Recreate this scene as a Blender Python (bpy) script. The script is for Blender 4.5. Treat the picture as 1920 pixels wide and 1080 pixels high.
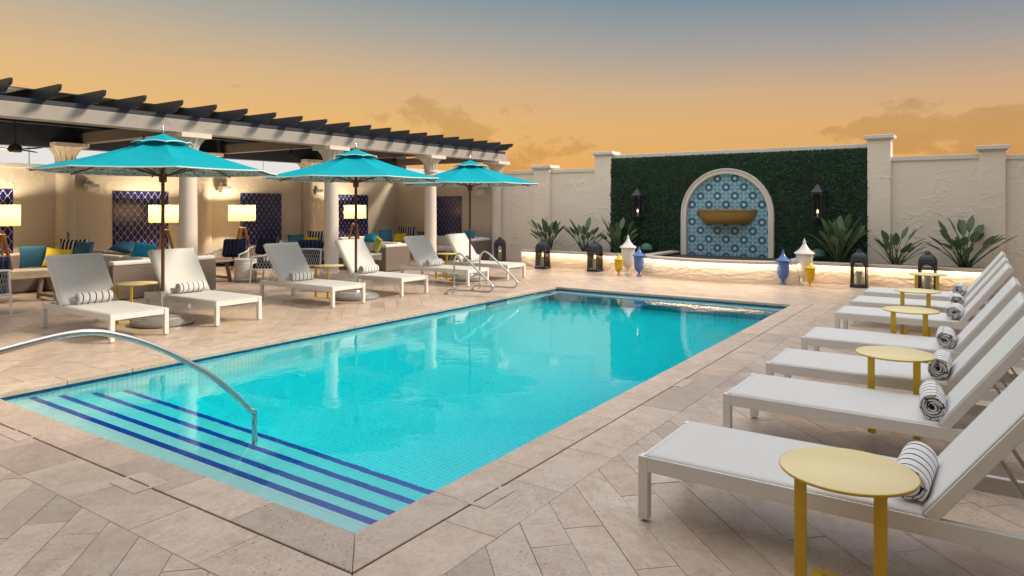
import bpy, bmesh, math, random
from math import sin, cos, pi, radians as R, sqrt, atan2, hypot, exp
from mathutils import Vector, Matrix, noise
for o in list(bpy.data.objects): bpy.data.objects.remove(o)
random.seed(7)
SC = bpy.context.scene
COL = SC.collection

# ------------------------------------------------------------------ camera
YAW = R(34.11); FPX = 1298.57; HOR = 385.35; CAMZ = 1.7
cam = bpy.data.cameras.new('camera'); camo = bpy.data.objects.new('camera', cam); COL.objects.link(camo)
camo.location = (0, 0, CAMZ); camo.rotation_euler = (R(90), 0, YAW)
cam.sensor_width = 36; cam.lens = FPX / 1920 * 36; cam.shift_y = -(540 - HOR) / 1920
cam.clip_start = .05; cam.clip_end = 6000
SC.camera = camo
# ------------------------------------------------------------------ view / render
SC.render.engine = 'CYCLES'
SC.view_settings.view_transform = 'Standard'; SC.view_settings.look = 'None'
SC.view_settings.exposure = 0.35; SC.view_settings.gamma = 1
SC.cycles.use_denoising = True
SC.cycles.max_bounces = 10; SC.cycles.transmission_bounces = 8; SC.cycles.transparent_max_bounces = 12
SC.cycles.diffuse_bounces = 4; SC.cycles.glossy_bounces = 4
SC.cycles.caustics_refractive = True; SC.cycles.caustics_reflective = False
SC.cycles.sample_clamp_indirect = 60.0; SC.cycles.blur_glossy = 0.5
# ------------------------------------------------------------------ node helper
class NT:
    def __init__(s, tree): s.t = tree; tree.nodes.clear()
    def n(s, typ, ins=None, **kw):
        nd = s.t.nodes.new(typ)
        for k, v in kw.items(): setattr(nd, k, v)
        if ins:
            for k, v in ins.items():
                sk = nd.inputs[k]
                if isinstance(v, bpy.types.NodeSocket): s.t.links.new(v, sk)
                else: sk.default_value = v
        return nd
    def m(s, op, a, b=0.0, c=0.0, clamp=False):
        nd = s.n('ShaderNodeMath', {0: a, 1: b, 2: c}, operation=op); nd.use_clamp = clamp
        return nd.outputs[0]
    def vm(s, op, a, b=(0, 0, 0)):
        nd = s.n('ShaderNodeVectorMath', {0: a, 1: b}, operation=op)
        return nd.outputs['Value'] if op in ('DOT_PRODUCT', 'LENGTH', 'DISTANCE') else nd.outputs[0]
    def mix(s, f, a, b, blend='MIX'):
        nd = s.n('ShaderNodeMix', data_type='RGBA', blend_type=blend)
        for k, v in ((0, f), (6, a), (7, b)):
            if isinstance(v, bpy.types.NodeSocket): s.t.links.new(v, nd.inputs[k])
            else: nd.inputs[k].default_value = (v if k == 0 else (tuple(v) + (1,))[:4])
        return nd.outputs[2]
    def ramp(s, f, stops, interp='LINEAR'):
        nd = s.n('ShaderNodeValToRGB', {0: f}); cr = nd.color_ramp; cr.interpolation = interp
        while len(cr.elements) < len(stops): cr.elements.new(.5)
        for e, (p, c) in zip(cr.elements, stops):
            e.position = p; e.color = (tuple(c) + (1,))[:4] if not isinstance(c, (int, float)) else (c, c, c, 1)
        return nd.outputs[0]
    def noise(s, vec, scale, detail=3, rough=.5, dist=0.0, dim='3D'):
        nd = s.n('ShaderNodeTexNoise', {'Vector': vec, 'Scale': scale, 'Detail': detail, 'Roughness': rough, 'Distortion': dist})
        return nd.outputs[0]
    def link(s, a, b): s.t.links.new(a, b)

# ------------------------------------------------------------------ world: dusk sky with thin gold clouds
W = bpy.data.worlds.new('World'); SC.world = W; W.use_nodes = True
nt = NT(W.node_tree)
tc = nt.n('ShaderNodeTexCoord').outputs['Generated']
sep = nt.n('ShaderNodeSeparateXYZ', {0: tc})
zz = sep.outputs[2]
side = nt.vm('DOT_PRODUCT', tc, (cos(YAW), sin(YAW), 0))       # the cooler end of the sky lies to the right of the back wall
zc = nt.m('ADD', nt.m('ADD', zz, nt.m('MULTIPLY', nt.m('MULTIPLY', side, zz), .25)), nt.m('MULTIPLY', nt.m('SUBTRACT', nt.noise(tc, 2.2, 3), .5), .03))
sky = nt.ramp(zc, [(0.0, (.53, .215, .070)), (.05, (.655, .345, .098)), (.11, (.625, .375, .145)), (.165, (.52, .362, .205)),
                   (.225, (.325, .308, .275)), (.30, (.155, .235, .285)), (.38, (.55, .62, .70)), (.52, (1.02, 1.07, 1.13)), (1.0, (1.42, 1.46, 1.50))])
warm = nt.ramp(nt.m('ADD', nt.m('MULTIPLY', side, .9), .5), [(0, (1.06, 1.04, .96)), (1, (.92, .88, .92))])
sky = nt.mix(1.0, sky, warm, 'MULTIPLY')
def skydir(px, py):
    f = Vector((-sin(YAW), cos(YAW), 0)); r = Vector((cos(YAW), sin(YAW), 0))
    return (f + r * ((px - 960) / FPX) + Vector((0, 0, (HOR - py) / FPX))).normalized()
cl = None
cn = nt.noise(nt.vm('MULTIPLY', tc, (1, 1, 1.7)), 13, 8, .62)
for px, py, rx, rz, k in ((860, 275, .17, .075, .9), (690, 285, .10, .05, .6), (410, 175, .06, .035, .30), (1760, 250, .12, .05, .95), (1880, 275, .10, .03, .8), (1520, 285, .05, .02, .5)):
    d = skydir(px, py)
    df = nt.vm('SUBTRACT', tc, tuple(d))
    q = nt.vm('LENGTH', nt.vm('MULTIPLY', df, (1 / rx, 1 / rx, 1 / rz)))
    g = nt.m('MULTIPLY', nt.m('SUBTRACT', 1.0, nt.m('MULTIPLY', q, .55), clamp=True), k)
    cl = g if cl is None else nt.m('MAXIMUM', cl, g)
cmask = nt.ramp(nt.m('ADD', nt.m('MULTIPLY', cl, .55), nt.m('SUBTRACT', cn, .5)), [(.28, 0.0), (.35, .72), (.6, 1.0)])
sky = nt.mix(nt.m('MULTIPLY', cmask, .9), sky, nt.mix(1.0, sky, (.76, .71, .63), 'MULTIPLY'))
bg = nt.n('ShaderNodeBackground', {'Color': sky, 'Strength': 1.0})
out = nt.n('ShaderNodeOutputWorld', {'Surface': bg.outputs[0]})
# ------------------------------------------------------------------ sun: low, warm, from beyond the back wall on the right
SUN_EL, SUN_AZ = R(37), R(36)
sd = Vector((cos(SUN_EL) * cos(SUN_AZ), cos(SUN_EL) * sin(SUN_AZ), sin(SUN_EL)))
sl = bpy.data.lights.new('sun', 'SUN'); sl.energy = 3.2; sl.angle = R(12); sl.color = (1, .84, .62)
so = bpy.data.objects.new('sun', sl); COL.objects.link(so)
so.rotation_euler = (-sd).to_track_quat('-Z', 'Y').to_euler(); so.location = (10, 20, 14)

# ------------------------------------------------------------------ materials
MATS = {}
def new_mat(name):
    m = bpy.data.materials.new(name); m.use_nodes = True; MATS[name] = m
    return m, NT(m.node_tree)
def finish(nt, col, rough=.5, metal=0.0, bump=None, bstr=.2, bdist=.01, spec=.5, extra=None):
    ins = {'Base Color': col if isinstance(col, bpy.types.NodeSocket) else (tuple(col) + (1,))[:4], 'Roughness': rough, 'Metallic': metal, 'Specular IOR Level': spec}
    if extra: ins.update(extra)
    p = nt.n('ShaderNodeBsdfPrincipled', ins)
    if bump is not None:
        b = nt.n('ShaderNodeBump', {'Height': bump, 'Strength': bstr, 'Distance': bdist}); nt.link(b.outputs[0], p.inputs['Normal'])
    nt.n('ShaderNodeOutputMaterial', {'Surface': p.outputs[0]})
    return p
def simple(name, col, rough=.5, metal=0.0, var=.12, scale=6, bscale=0, bstr=.15, spec=.5, rvar=.08):
    m, nt = new_mat(name)
    pos = nt.n('ShaderNodeNewGeometry').outputs['Position']
    f = nt.noise(pos, scale, 4, .6)
    lo = tuple(c * (1 - var) for c in col); hi = tuple(min(1, c * (1 + var)) for c in col)
    c = nt.mix(f, lo, hi)
    r = nt.m('ADD', nt.m('MULTIPLY', nt.m('SUBTRACT', nt.noise(pos, scale * 2.3, 3), .5), rvar * 2), rough)
    finish(nt, c, r, metal, nt.noise(pos, bscale, 4, .6) if bscale else None, bstr, .004, spec)
    return m
def emis(name, col, s):
    m, nt = new_mat(name)
    e = nt.n('ShaderNodeEmission', {'Color': col + (1,), 'Strength': s}); nt.n('ShaderNodeOutputMaterial', {'Surface': e.outputs[0]}); return m

simple('powder_white', (.80, .79, .775), .42, var=.04, scale=5)
def sling():
    m, nt = new_mat('sling'); pos = nt.n('ShaderNodeTexCoord').outputs['Object']
    f = nt.noise(nt.vm('MULTIPLY', pos, (3, 3, 3)), 2, 4)
    w = nt.n('ShaderNodeTexWave', {'Vector': pos, 'Scale': 60.0, 'Distortion': 0.0}).outputs[0]
    d = nt.n('ShaderNodeBsdfPrincipled', {'Base Color': nt.mix(f, (.82, .815, .81), (.87, .865, .86)), 'Roughness': .62})
    b = nt.n('ShaderNodeBump', {'Height': w, 'Strength': .06, 'Distance': .002}); nt.link(b.outputs[0], d.inputs['Normal'])
    t = nt.n('ShaderNodeBsdfTranslucent', {'Color': (.85, .84, .82, 1)})
    mx = nt.n('ShaderNodeMixShader', {0: .22, 1: d.outputs[0], 2: t.outputs[0]})
    nt.n('ShaderNodeOutputMaterial', {'Surface': mx.outputs[0]})
sling()
simple('yellow_metal', (.62, .40, .015), .38, var=.06, scale=8)
simple('yellow_top_sheen', (.86, .72, .38), .42, var=.02, scale=3, rvar=.0)  # paler than the rim: overhead sky sheen put into the base colour
simple('steel', (.62, .61, .59), .22, 1.0, var=.08, scale=20)
simple('base_grey', (.42, .41, .40), .33, .55, var=.12, scale=14)
simple('charcoal', (.026, .031, .046), .45, var=.2, scale=7)
simple('lantern_metal', (.030, .030, .042), .48, var=.2, scale=12)
simple('black', (.012, .012, .013), .5)
simple('candle', (.82, .76, .60), .5, var=.05)
simple('trim', (.74, .68, .62), .55, var=.08, scale=4, bscale=18, bstr=.12)
simple('column_stone', (.68, .61, .53), .5, var=.07, scale=3, bscale=25, bstr=.1)
simple('cap_stone', (.60, .53, .48), .5, var=.12, scale=5, bscale=30, bstr=.15)
simple('deck_joint', (.2, .15, .11), .9)
simple('grout', (.62, .62, .66), .8)
simple('cushion', (.58, .53, .48), .85, var=.07, scale=9, bscale=160, bstr=.2, spec=.2)
simple('cushion_white', (.70, .68, .67), .85, var=.05, scale=9, bscale=160, bstr=.2, spec=.2)
simple('pillow_blue', (.035, .13, .225), .85, var=.15, scale=14, bscale=200, bstr=.2, spec=.2)
simple('pillow_teal', (.015, .24, .38), .8, var=.12, scale=14, bscale=200, bstr=.2, spec=.2)
simple('pillow_yellow', (.60, .47, .03), .85, var=.12, scale=14, bscale=200, bstr=.2, spec=.2)
simple('pillow_green', (.42, .45, .10), .85, var=.12, scale=14, bscale=200, bstr=.2, spec=.2)
simple('rope', (.46, .44, .43), .8, var=.2, scale=60)
simple('white_ceramic', (.74, .72, .69), .25, var=.05)
simple('urn_blue', (.075, .16, .44), .22, var=.06)
simple('urn_yellow', (.70, .44, .01), .25, var=.06)
simple('bowl_gold', (.34, .20, .06), .5, .15, var=.2, scale=8)
simple('soil', (.045, .035, .028), .95, var=.4, scale=30, bscale=60, bstr=.6)
simple('deck_base', (.20, .15, .115), .9, var=.3, scale=20)
simple('speaker_white', (.62, .58, .54), .5)
simple('fan_brown', (.10, .06, .035), .5, var=.2)
simple('pale_panel', (.56, .61, .69), .5, var=.03, scale=2)
simple('ground', (.10, .10, .09), .9, var=.3, scale=.2)
simple('flower', (.75, .18, .02), .6)
simple('bark', (.09, .07, .05), .9)
emis('led', (1, .74, .45), 40.0); emis('flame', (1, .62, .16), 5.0); emis('bulb', (1, .80, .50), 2.2)

def wood(name, a, b, sc=1.0):
    m, nt = new_mat(name); pos = nt.n('ShaderNodeTexCoord').outputs['Object']
    f = nt.noise(nt.vm('MULTIPLY', pos, (30 * sc, 30 * sc, 3 * sc)), 1.0, 5, .6, .4)
    finish(nt, nt.mix(f, a, b), .5, bump=f, bstr=.15)
wood('wood_lamp', (.26, .12, .035), (.42, .22, .08)); wood('wood_pole', (.085, .035, .014), (.16, .07, .03)); wood('wood_grey', (.20, .15, .11), (.34, .27, .21))

def stucco(name, col, scale=3.2, strength=.55):
    m, nt = new_mat(name); pos = nt.n('ShaderNodeNewGeometry').outputs['Position']
    warp = nt.noise(pos, 1.3, 2)
    v = nt.vm('ADD', pos, nt.vm('MULTIPLY', nt.n('ShaderNodeTexNoise', {'Vector': pos, 'Scale': 2.5, 'Detail': 3}).outputs[1], (.5, .5, .5)))
    rn = nt.m('ABSOLUTE', nt.m('SUBTRACT', nt.noise(nt.vm('MULTIPLY', v, (1, 1, 1.5)), scale * .8, 2, .45), .5))
    ridge = nt.ramp(rn, [(0, .9), (.02, .5), (.07, 0.0)])
    patch = nt.ramp(nt.noise(pos, 1.6, 3), [(.44, 0.0), (.60, 1.0)])
    h = nt.m('ADD', nt.m('MULTIPLY', ridge, patch), nt.m('MULTIPLY', nt.noise(pos, 7, 5, .6), .5))
    c = nt.mix(nt.noise(pos, .9, 5, .6), tuple(x * .88 for x in col), tuple(x * 1.07 for x in col))
    finish(nt, c, .7, bump=h, bstr=strength, bdist=.03, spec=.3)
stucco('stucco', (.86, .77, .67), 3.2, .36); simple('shade_block_stone', (.30, .25, .205), .6, var=.2, scale=2); stucco('stucco_lounge', (.68, .61, .525), 2.6, .4); stucco('stucco_planter', (.76, .69, .60), 3.0, .2); stucco('stucco_beam', (.37, .335, .305), 2.6, .3); simple('beam_shade', (.12, .095, .08), .7)

def travertine(name='travertine', fixed=None):
    m, nt = new_mat(name)
    geo = nt.n('ShaderNodeNewGeometry'); pos = geo.outputs['Position']
    rnd = nt.m('FRACT', nt.m('ADD', geo.outputs['Random Per Island'], nt.m('MULTIPLY', nt.n('ShaderNodeObjectInfo').outputs['Random'], 7.31)))
    if fixed is not None: rnd = nt.m('ADD', fixed, 0.0)
    off = nt.n('ShaderNodeCombineXYZ', {0: nt.m('MULTIPLY', rnd, 37.0), 1: nt.m('MULTIPLY', rnd, -91.0), 2: nt.m('MULTIPLY', rnd, 13.0)}).outputs[0]
    p = nt.vm('ADD', pos, off)
    # each stone is cut with its own vein direction
    rot = nt.n('ShaderNodeVectorRotate', {'Vector': p, 'Angle': nt.m('MULTIPLY', rnd, 9.0)}, rotation_type='Z_AXIS').outputs[0]
    vein = nt.noise(nt.vm('MULTIPLY', rot, (2.0, 3.4, 2)), 1.6, 8, .66, 1.6)
    cloud = nt.noise(p, 3.2, 6, .65, .8)
    fine = nt.noise(nt.vm('MULTIPLY', rot, (1, 1.6, 1)), 30, 6, .7)
    c = nt.ramp(nt.m('ADD', nt.m('MULTIPLY', vein, .5), nt.m('MULTIPLY', cloud, .5)), [(.30, (.39, .285, .22)), (.42, (.505, .395, .315)), (.52, (.58, .465, .38)), (.68, (.65, .55, .465))])
    tint = nt.ramp(rnd, [(0, (.76, .74, .73)), (.12, (.88, .86, .84)), (.35, (.98, .96, .94)), (.6, (1.0, .99, .98)), (.85, (1.05, 1.04, 1.02)), (1, (.95, .90, .85))])
    c = nt.mix(1.0, c, tint, 'MULTIPLY')
    # rusty and grey stains
    st = nt.ramp(nt.noise(p, 4.6, 5, .7, 1.2), [(.58, 0.0), (.72, .75)])
    c = nt.mix(nt.m('MULTIPLY', st, .6), c, (.36, .25, .18))
    st2 = nt.ramp(nt.noise(nt.vm('ADD', p, (7, 3, 1)), 5.5, 6, .75, .8), [(.57, 0.0), (.68, .6)])
    c = nt.mix(nt.m('MULTIPLY', st2, .5), c, (.30, .25, .225))
    c = nt.mix(nt.ramp(fine, [(.36, .34), (.54, 0.0)]), c, (.32, .235, .185))
    pitn = nt.noise(nt.vm('MULTIPLY', rot, (1, 1.9, 1)), 55, 3, .6)
    pmask = nt.ramp(nt.noise(p, 3.1, 3), [(.42, 0.0), (.60, 1.0)])
    pit = nt.m('MULTIPLY', nt.ramp(pitn, [(.61, 0.0), (.67, 1.0)]), pmask)
    c = nt.mix(pit, c, (.12, .08, .06))
    wear = nt.noise(pos, .8, 4)
    r = nt.m('ADD', nt.m('MULTIPLY', wear, .26), nt.m('ADD', nt.m('MULTIPLY', fine, .16), .16))
    h = nt.m('SUBTRACT', nt.m('MULTIPLY', fine, .25), pit)
    finish(nt, c, r, bump=h, bstr=.3, bdist=.004, spec=.45)
travertine('travertine_lid', .55)
travertine()

def pool_tile(name, a, b, size=.05, line=.10, grout=(.62, .70, .70), mort=.03):
    m, nt = new_mat(name); pos = nt.n('ShaderNodeNewGeometry').outputs['Position']
    g = None
    for i in range(3):
        s = nt.n('ShaderNodeSeparateXYZ', {0: pos}).outputs[i]
        fr = nt.m('FRACT', nt.m('ADD', nt.m('DIVIDE', s, size), 100.37))
        e = nt.m('LESS_THAN', nt.m('MINIMUM', fr, nt.m('SUBTRACT', 1.0, fr)), line * .5)
        nz = nt.m('LESS_THAN', nt.m('ABSOLUTE', nt.n('ShaderNodeSeparateXYZ', {0: nt.n('ShaderNodeNewGeometry').outputs['Normal']}).outputs[i]), .5)
        e = nt.m('MULTIPLY', e, nz); g = e if g is None else nt.m('MAXIMUM', g, e)
    cell = nt.vm('FLOOR', nt.vm('MULTIPLY', pos, (1 / size,) * 3))
    wn = nt.n('ShaderNodeTexWhiteNoise', {'Vector': cell}).outputs[0]
    c = nt.mix(nt.m('ADD', nt.m('MULTIPLY', wn, .5), nt.m('MULTIPLY', nt.noise(pos, 1.1, 3), .5)), a, b)
    c = nt.mix(nt.m('MULTIPLY', g, .8), c, grout)
    finish(nt, c, .35)
pool_tile('tile_floor', (.62, .93, .95), (.72, .96, .97), .05, .13, (.30, .62, .70))
pool_tile('tile_step', (.66, .84, .84), (.76, .90, .89), .15, .03, (.45, .66, .68))
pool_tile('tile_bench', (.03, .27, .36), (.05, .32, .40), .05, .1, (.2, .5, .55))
simple('tile_navy', (.006, .055, .46), .2, var=.35, scale=30)
simple('tile_band', (.02, .13, .30), .2, var=.5, scale=14)
simple('tile_ink', (.010, .012, .11), .2, var=.5, scale=7)

def water():
    m, nt = new_mat('water'); pos = nt.n('ShaderNodeNewGeometry').outputs['Position']
    h = nt.m('ADD', nt.m('MULTIPLY', nt.noise(pos, 1.1, 2), .8), nt.m('ADD', nt.m('MULTIPLY', nt.noise(nt.vm('MULTIPLY', pos, (1, 1.3, 1)), 7, 3), .15), nt.m('MULTIPLY', nt.noise(pos, 22, 2), .02)))
    p = nt.n('ShaderNodeBsdfPrincipled', {'Base Color': (1, 1, 1, 1), 'Roughness': 0.0, 'IOR': 1.333, 'Transmission Weight': 1.0})
    b = nt.n('ShaderNodeBump', {'Height': h, 'Strength': .13, 'Distance': .05}); nt.link(b.outputs[0], p.inputs['Normal'])
    v = nt.n('ShaderNodeVolumeAbsorption', {'Color': (.0, .968, .99, 1), 'Density': 1.5})
    nt.n('ShaderNodeOutputMaterial', {'Surface': p.outputs[0], 'Volume': v.outputs[0]})
water()

def shade_mat():
    m, nt = new_mat('lamp_shade'); pos = nt.n('ShaderNodeTexCoord').outputs['Object']
    f = nt.noise(nt.vm('MULTIPLY', pos, (6, 6, 140)), 1.0, 3)
    c = nt.mix(f, (.27, .215, .125), (.33, .27, .165))
    d = nt.n('ShaderNodeBsdfDiffuse', {'Color': c}); t = nt.n('ShaderNodeBsdfTranslucent', {'Color': c})
    mx = nt.n('ShaderNodeMixShader', {0: .5, 1: d.outputs[0], 2: t.outputs[0]}); nt.n('ShaderNodeOutputMaterial', {'Surface': mx.outputs[0]})
shade_mat()
def canopy_mats():
    m, nt = new_mat('canopy'); pos = nt.n('ShaderNodeNewGeometry').outputs['Position']
    c = nt.mix(nt.noise(pos, 2.2, 4), (.002, .31, .40), (.003, .38, .47))
    d = nt.n('ShaderNodeBsdfPrincipled', {'Base Color': c, 'Roughness': .9, 'Specular IOR Level': .08}); t = nt.n('ShaderNodeBsdfTranslucent', {'Color': (.0, .35, .42, 1)})
    b = nt.n('ShaderNodeBump', {'Height': nt.noise(nt.vm('MULTIPLY', pos, (1, 1, .6)), 6, 4, .6, 1.2), 'Strength': .5, 'Distance': .03}); nt.link(b.outputs[0], d.inputs['Normal'])
    mx = nt.n('ShaderNodeMixShader', {0: .18, 1: d.outputs[0], 2: t.outputs[0]}); nt.n('ShaderNodeOutputMaterial', {'Surface': mx.outputs[0]})
    m, nt = new_mat('canopy_print'); pos = nt.n('ShaderNodeTexCoord').outputs['Object']
    v = nt.vm('ADD', pos, nt.vm('MULTIPLY', nt.n('ShaderNodeTexNoise', {'Vector': pos, 'Scale': 3.0}).outputs[1], (.35, .35, .35)))
    w = nt.n('ShaderNodeTexWave', {'Vector': v, 'Scale': 4.0, 'Distortion': 9.0, 'Detail': 2.0, 'Detail Scale': 1.6}).outputs[0]
    k = nt.m('MULTIPLY', nt.ramp(w, [(.34, 0.0), (.44, 1.0)]), nt.ramp(nt.noise(pos, 5, 2), [(.36, 0.0), (.43, 1.0)]))
    finish(nt, nt.mix(k, (.46, .50, .47), (.02, .24, .25)), .8)
    simple('canopy_trim', (.66, .72, .72), .7)
canopy_mats()
def wicker():
    m, nt = new_mat('wicker'); pos = nt.n('ShaderNodeNewGeometry').outputs['Position']
    s = nt.n('ShaderNodeSeparateXYZ', {0: pos}); u = nt.m('ADD', s.outputs[0], s.outputs[1])
    a = nt.m('SINE', nt.m('MULTIPLY', u, 210)); b = nt.m('SINE', nt.m('MULTIPLY', s.outputs[2], 300))
    h = nt.m('MULTIPLY', a, b)
    c = nt.mix(nt.m('ADD', nt.m('MULTIPLY', h, .25), nt.m('MULTIPLY', nt.noise(nt.vm('MULTIPLY', pos, (4, 4, 40)), 1.5, 3), .6)), (.13, .10, .08), (.27, .215, .175))
    finish(nt, c, .6, bump=h, bstr=.5, bdist=.004)
wicker()
def stripes(name, a, b, sc, thr=.5, axis=0):
    m, nt = new_mat(name); s = nt.n('ShaderNodeSeparateXYZ', {0: nt.n('ShaderNodeTexCoord').outputs['Object']}).outputs[axis]
    k = nt.m('GREATER_THAN', nt.m('SINE', nt.m('MULTIPLY', s, sc)), thr)
    finish(nt, nt.mix(k, a, b), .85, spec=.2)
stripes('pillow_stripe', (.02, .022, .06), (.66, .63, .60), 75, .45)
def navy_wave():
    m, nt = new_mat('navy_cushion'); pos = nt.n('ShaderNodeTexCoord').outputs['Object']
    s = nt.n('ShaderNodeSeparateXYZ', {0: pos})
    w = nt.m('MULTIPLY', nt.m('SINE', nt.m('MULTIPLY', nt.m('ADD', s.outputs[2], s.outputs[1]), 22)), .35)
    e = nt.m('ABSOLUTE', nt.m('SINE', nt.m('ADD', nt.m('MULTIPLY', s.outputs[0], 34), w)))
    finish(nt, nt.mix(nt.m('LESS_THAN', e, .07), (.012, .02, .055), (.22, .25, .32)), .85, spec=.2, bump=nt.noise(pos, 160, 3), bstr=.15, bdist=.003)
navy_wave()
def towel_mat():
    m, nt = new_mat('towel'); pos = nt.n('ShaderNodeTexCoord').outputs['Object']
    s = nt.n('ShaderNodeSeparateXYZ', {0: pos}).outputs[0]
    fr = nt.m('FRACT', nt.m('ADD', nt.m('MULTIPLY', s, 12.0), nt.m('MULTIPLY', nt.noise(pos, 9, 2), .18)))
    band = nt.m('MULTIPLY', nt.m('LESS_THAN', fr, .17), nt.m('LESS_THAN', nt.m('ABSOLUTE', s), .185))
    finish(nt, nt.mix(band, (.80, .79, .79), (.03, .03, .12)), .95, spec=.15, bump=nt.noise(pos, 150, 4, .7), bstr=.6, bdist=.006)
    m, nt = new_mat('towel_edge'); pos = nt.n('ShaderNodeTexCoord').outputs['Object']
    finish(nt, nt.mix(nt.ramp(nt.noise(pos, 28, 2), [(.56, 0.0), (.62, 1.0)]), (.80, .79, .79), (.035, .035, .13)), .95, spec=.15)
towel_mat()
def leaf_mat(name, a, b, rough=.4):
    m, nt = new_mat(name); pos = nt.n('ShaderNodeNewGeometry').outputs['Position']
    rnd = nt.n('ShaderNodeNewGeometry').outputs['Random Per Island']; oi = nt.n('ShaderNodeObjectInfo').outputs['Random']
    f = nt.m('FRACT', nt.m('ADD', rnd, oi))
    d = nt.n('ShaderNodeBsdfPrincipled', {'Base Color': nt.mix(nt.m('ADD', nt.m('MULTIPLY', f, .6), nt.m('MULTIPLY', nt.noise(pos, 5, 3), .4)), a, b), 'Roughness': rough})
    t = nt.n('ShaderNodeBsdfTranslucent', {'Color': tuple(x * 1.5 for x in b) + (1,)})
    mx = nt.n('ShaderNodeMixShader', {0: .15, 1: d.outputs[0], 2: t.outputs[0]}); nt.n('ShaderNodeOutputMaterial', {'Surface': mx.outputs[0]})
leaf_mat('leaf', (.035, .07, .03), (.09, .145, .06)); leaf_mat('hedge', (.008, .035, .018), (.026, .085, .036), .55); leaf_mat('tree_leaf', (.03, .05, .025), (.07, .10, .05), .6)
def tile_print(name, flower):
    m, nt = new_mat(name); s = nt.n('ShaderNodeSeparateXYZ', {0: nt.n('ShaderNodeTexCoord').outputs['Object']})
    x = nt.m('DIVIDE', s.outputs[0], TS / 2); y = nt.m('DIVIDE', s.outputs[2], TS / 2)
    r = nt.m('SQRT', nt.m('ADD', nt.m('MULTIPLY', x, x), nt.m('MULTIPLY', y, y))); th = nt.m('ARCTAN2', y, x)
    ax, ay = nt.m('ABSOLUTE', x), nt.m('ABSOLUTE', y)
    base = nt.mix(nt.noise(nt.n('ShaderNodeNewGeometry').outputs['Position'], 3, 3), (.16, .38, .52), (.24, .48, .60))
    diag = nt.m('LESS_THAN', nt.m('ABSOLUTE', nt.m('SUBTRACT', ax, ay)), .07)
    if flower:
        pet = nt.m('GREATER_THAN', nt.m('SINE', nt.m('MULTIPLY', th, 16)), -.25)
        ring = nt.m('MULTIPLY', nt.m('LESS_THAN', r, .93), pet)
        c = nt.mix(nt.m('MULTIPLY', diag, nt.m('GREATER_THAN', r, .93)), base, (.66, .74, .78))
        c = nt.mix(nt.m('LESS_THAN', r, .93), c, (.08, .30, .47)); c = nt.mix(ring, c, (.012, .07, .16))
        c = nt.mix(nt.m('LESS_THAN', r, .52), c, (.02, .06, .12)); c = nt.mix(nt.m('LESS_THAN', r, .40), c, (.66, .66, .70))
    else:
        dash = nt.m('GREATER_THAN', nt.m('SINE', nt.m('MULTIPLY', nt.m('ADD', x, y), 22)), -.4)
        cr = nt.m('MULTIPLY', nt.m('LESS_THAN', nt.m('MINIMUM', ax, ay), .09), nt.m('MULTIPLY', dash, nt.m('GREATER_THAN', r, .12)))
        c = nt.mix(cr, base, (.72, .78, .82))
        dd = nt.vm('LENGTH', nt.n('ShaderNodeCombineXYZ', {0: nt.m('SUBTRACT', ax, .45), 1: nt.m('SUBTRACT', ay, .45)}).outputs[0])
        c = nt.mix(nt.m('LESS_THAN', dd, .10), c, (.03, .14, .25))
        c = nt.mix(nt.m('MULTIPLY', diag, nt.m('GREATER_THAN', ax, .8)), c, (.72, .78, .82))
        c = nt.mix(nt.m('LESS_THAN', r, .12), c, (.03, .10, .2))
    finish(nt, c, .22)
TS = .222
tile_print('tile_flower', True); tile_print('tile_cross', False)
def glass():
    m, nt = new_mat('pane_glass')
    p = nt.n('ShaderNodeBsdfTransparent', {'Color': (.94, .95, .95, 1)}); gl = nt.n('ShaderNodeBsdfGlossy', {'Roughness': .02})
    f = nt.n('ShaderNodeFresnel', {'IOR': 1.45}).outputs[0]
    mx = nt.n('ShaderNodeMixShader', {0: f, 1: p.outputs[0], 2: gl.outputs[0]}); nt.n('ShaderNodeOutputMaterial', {'Surface': mx.outputs[0]})
glass()
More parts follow.
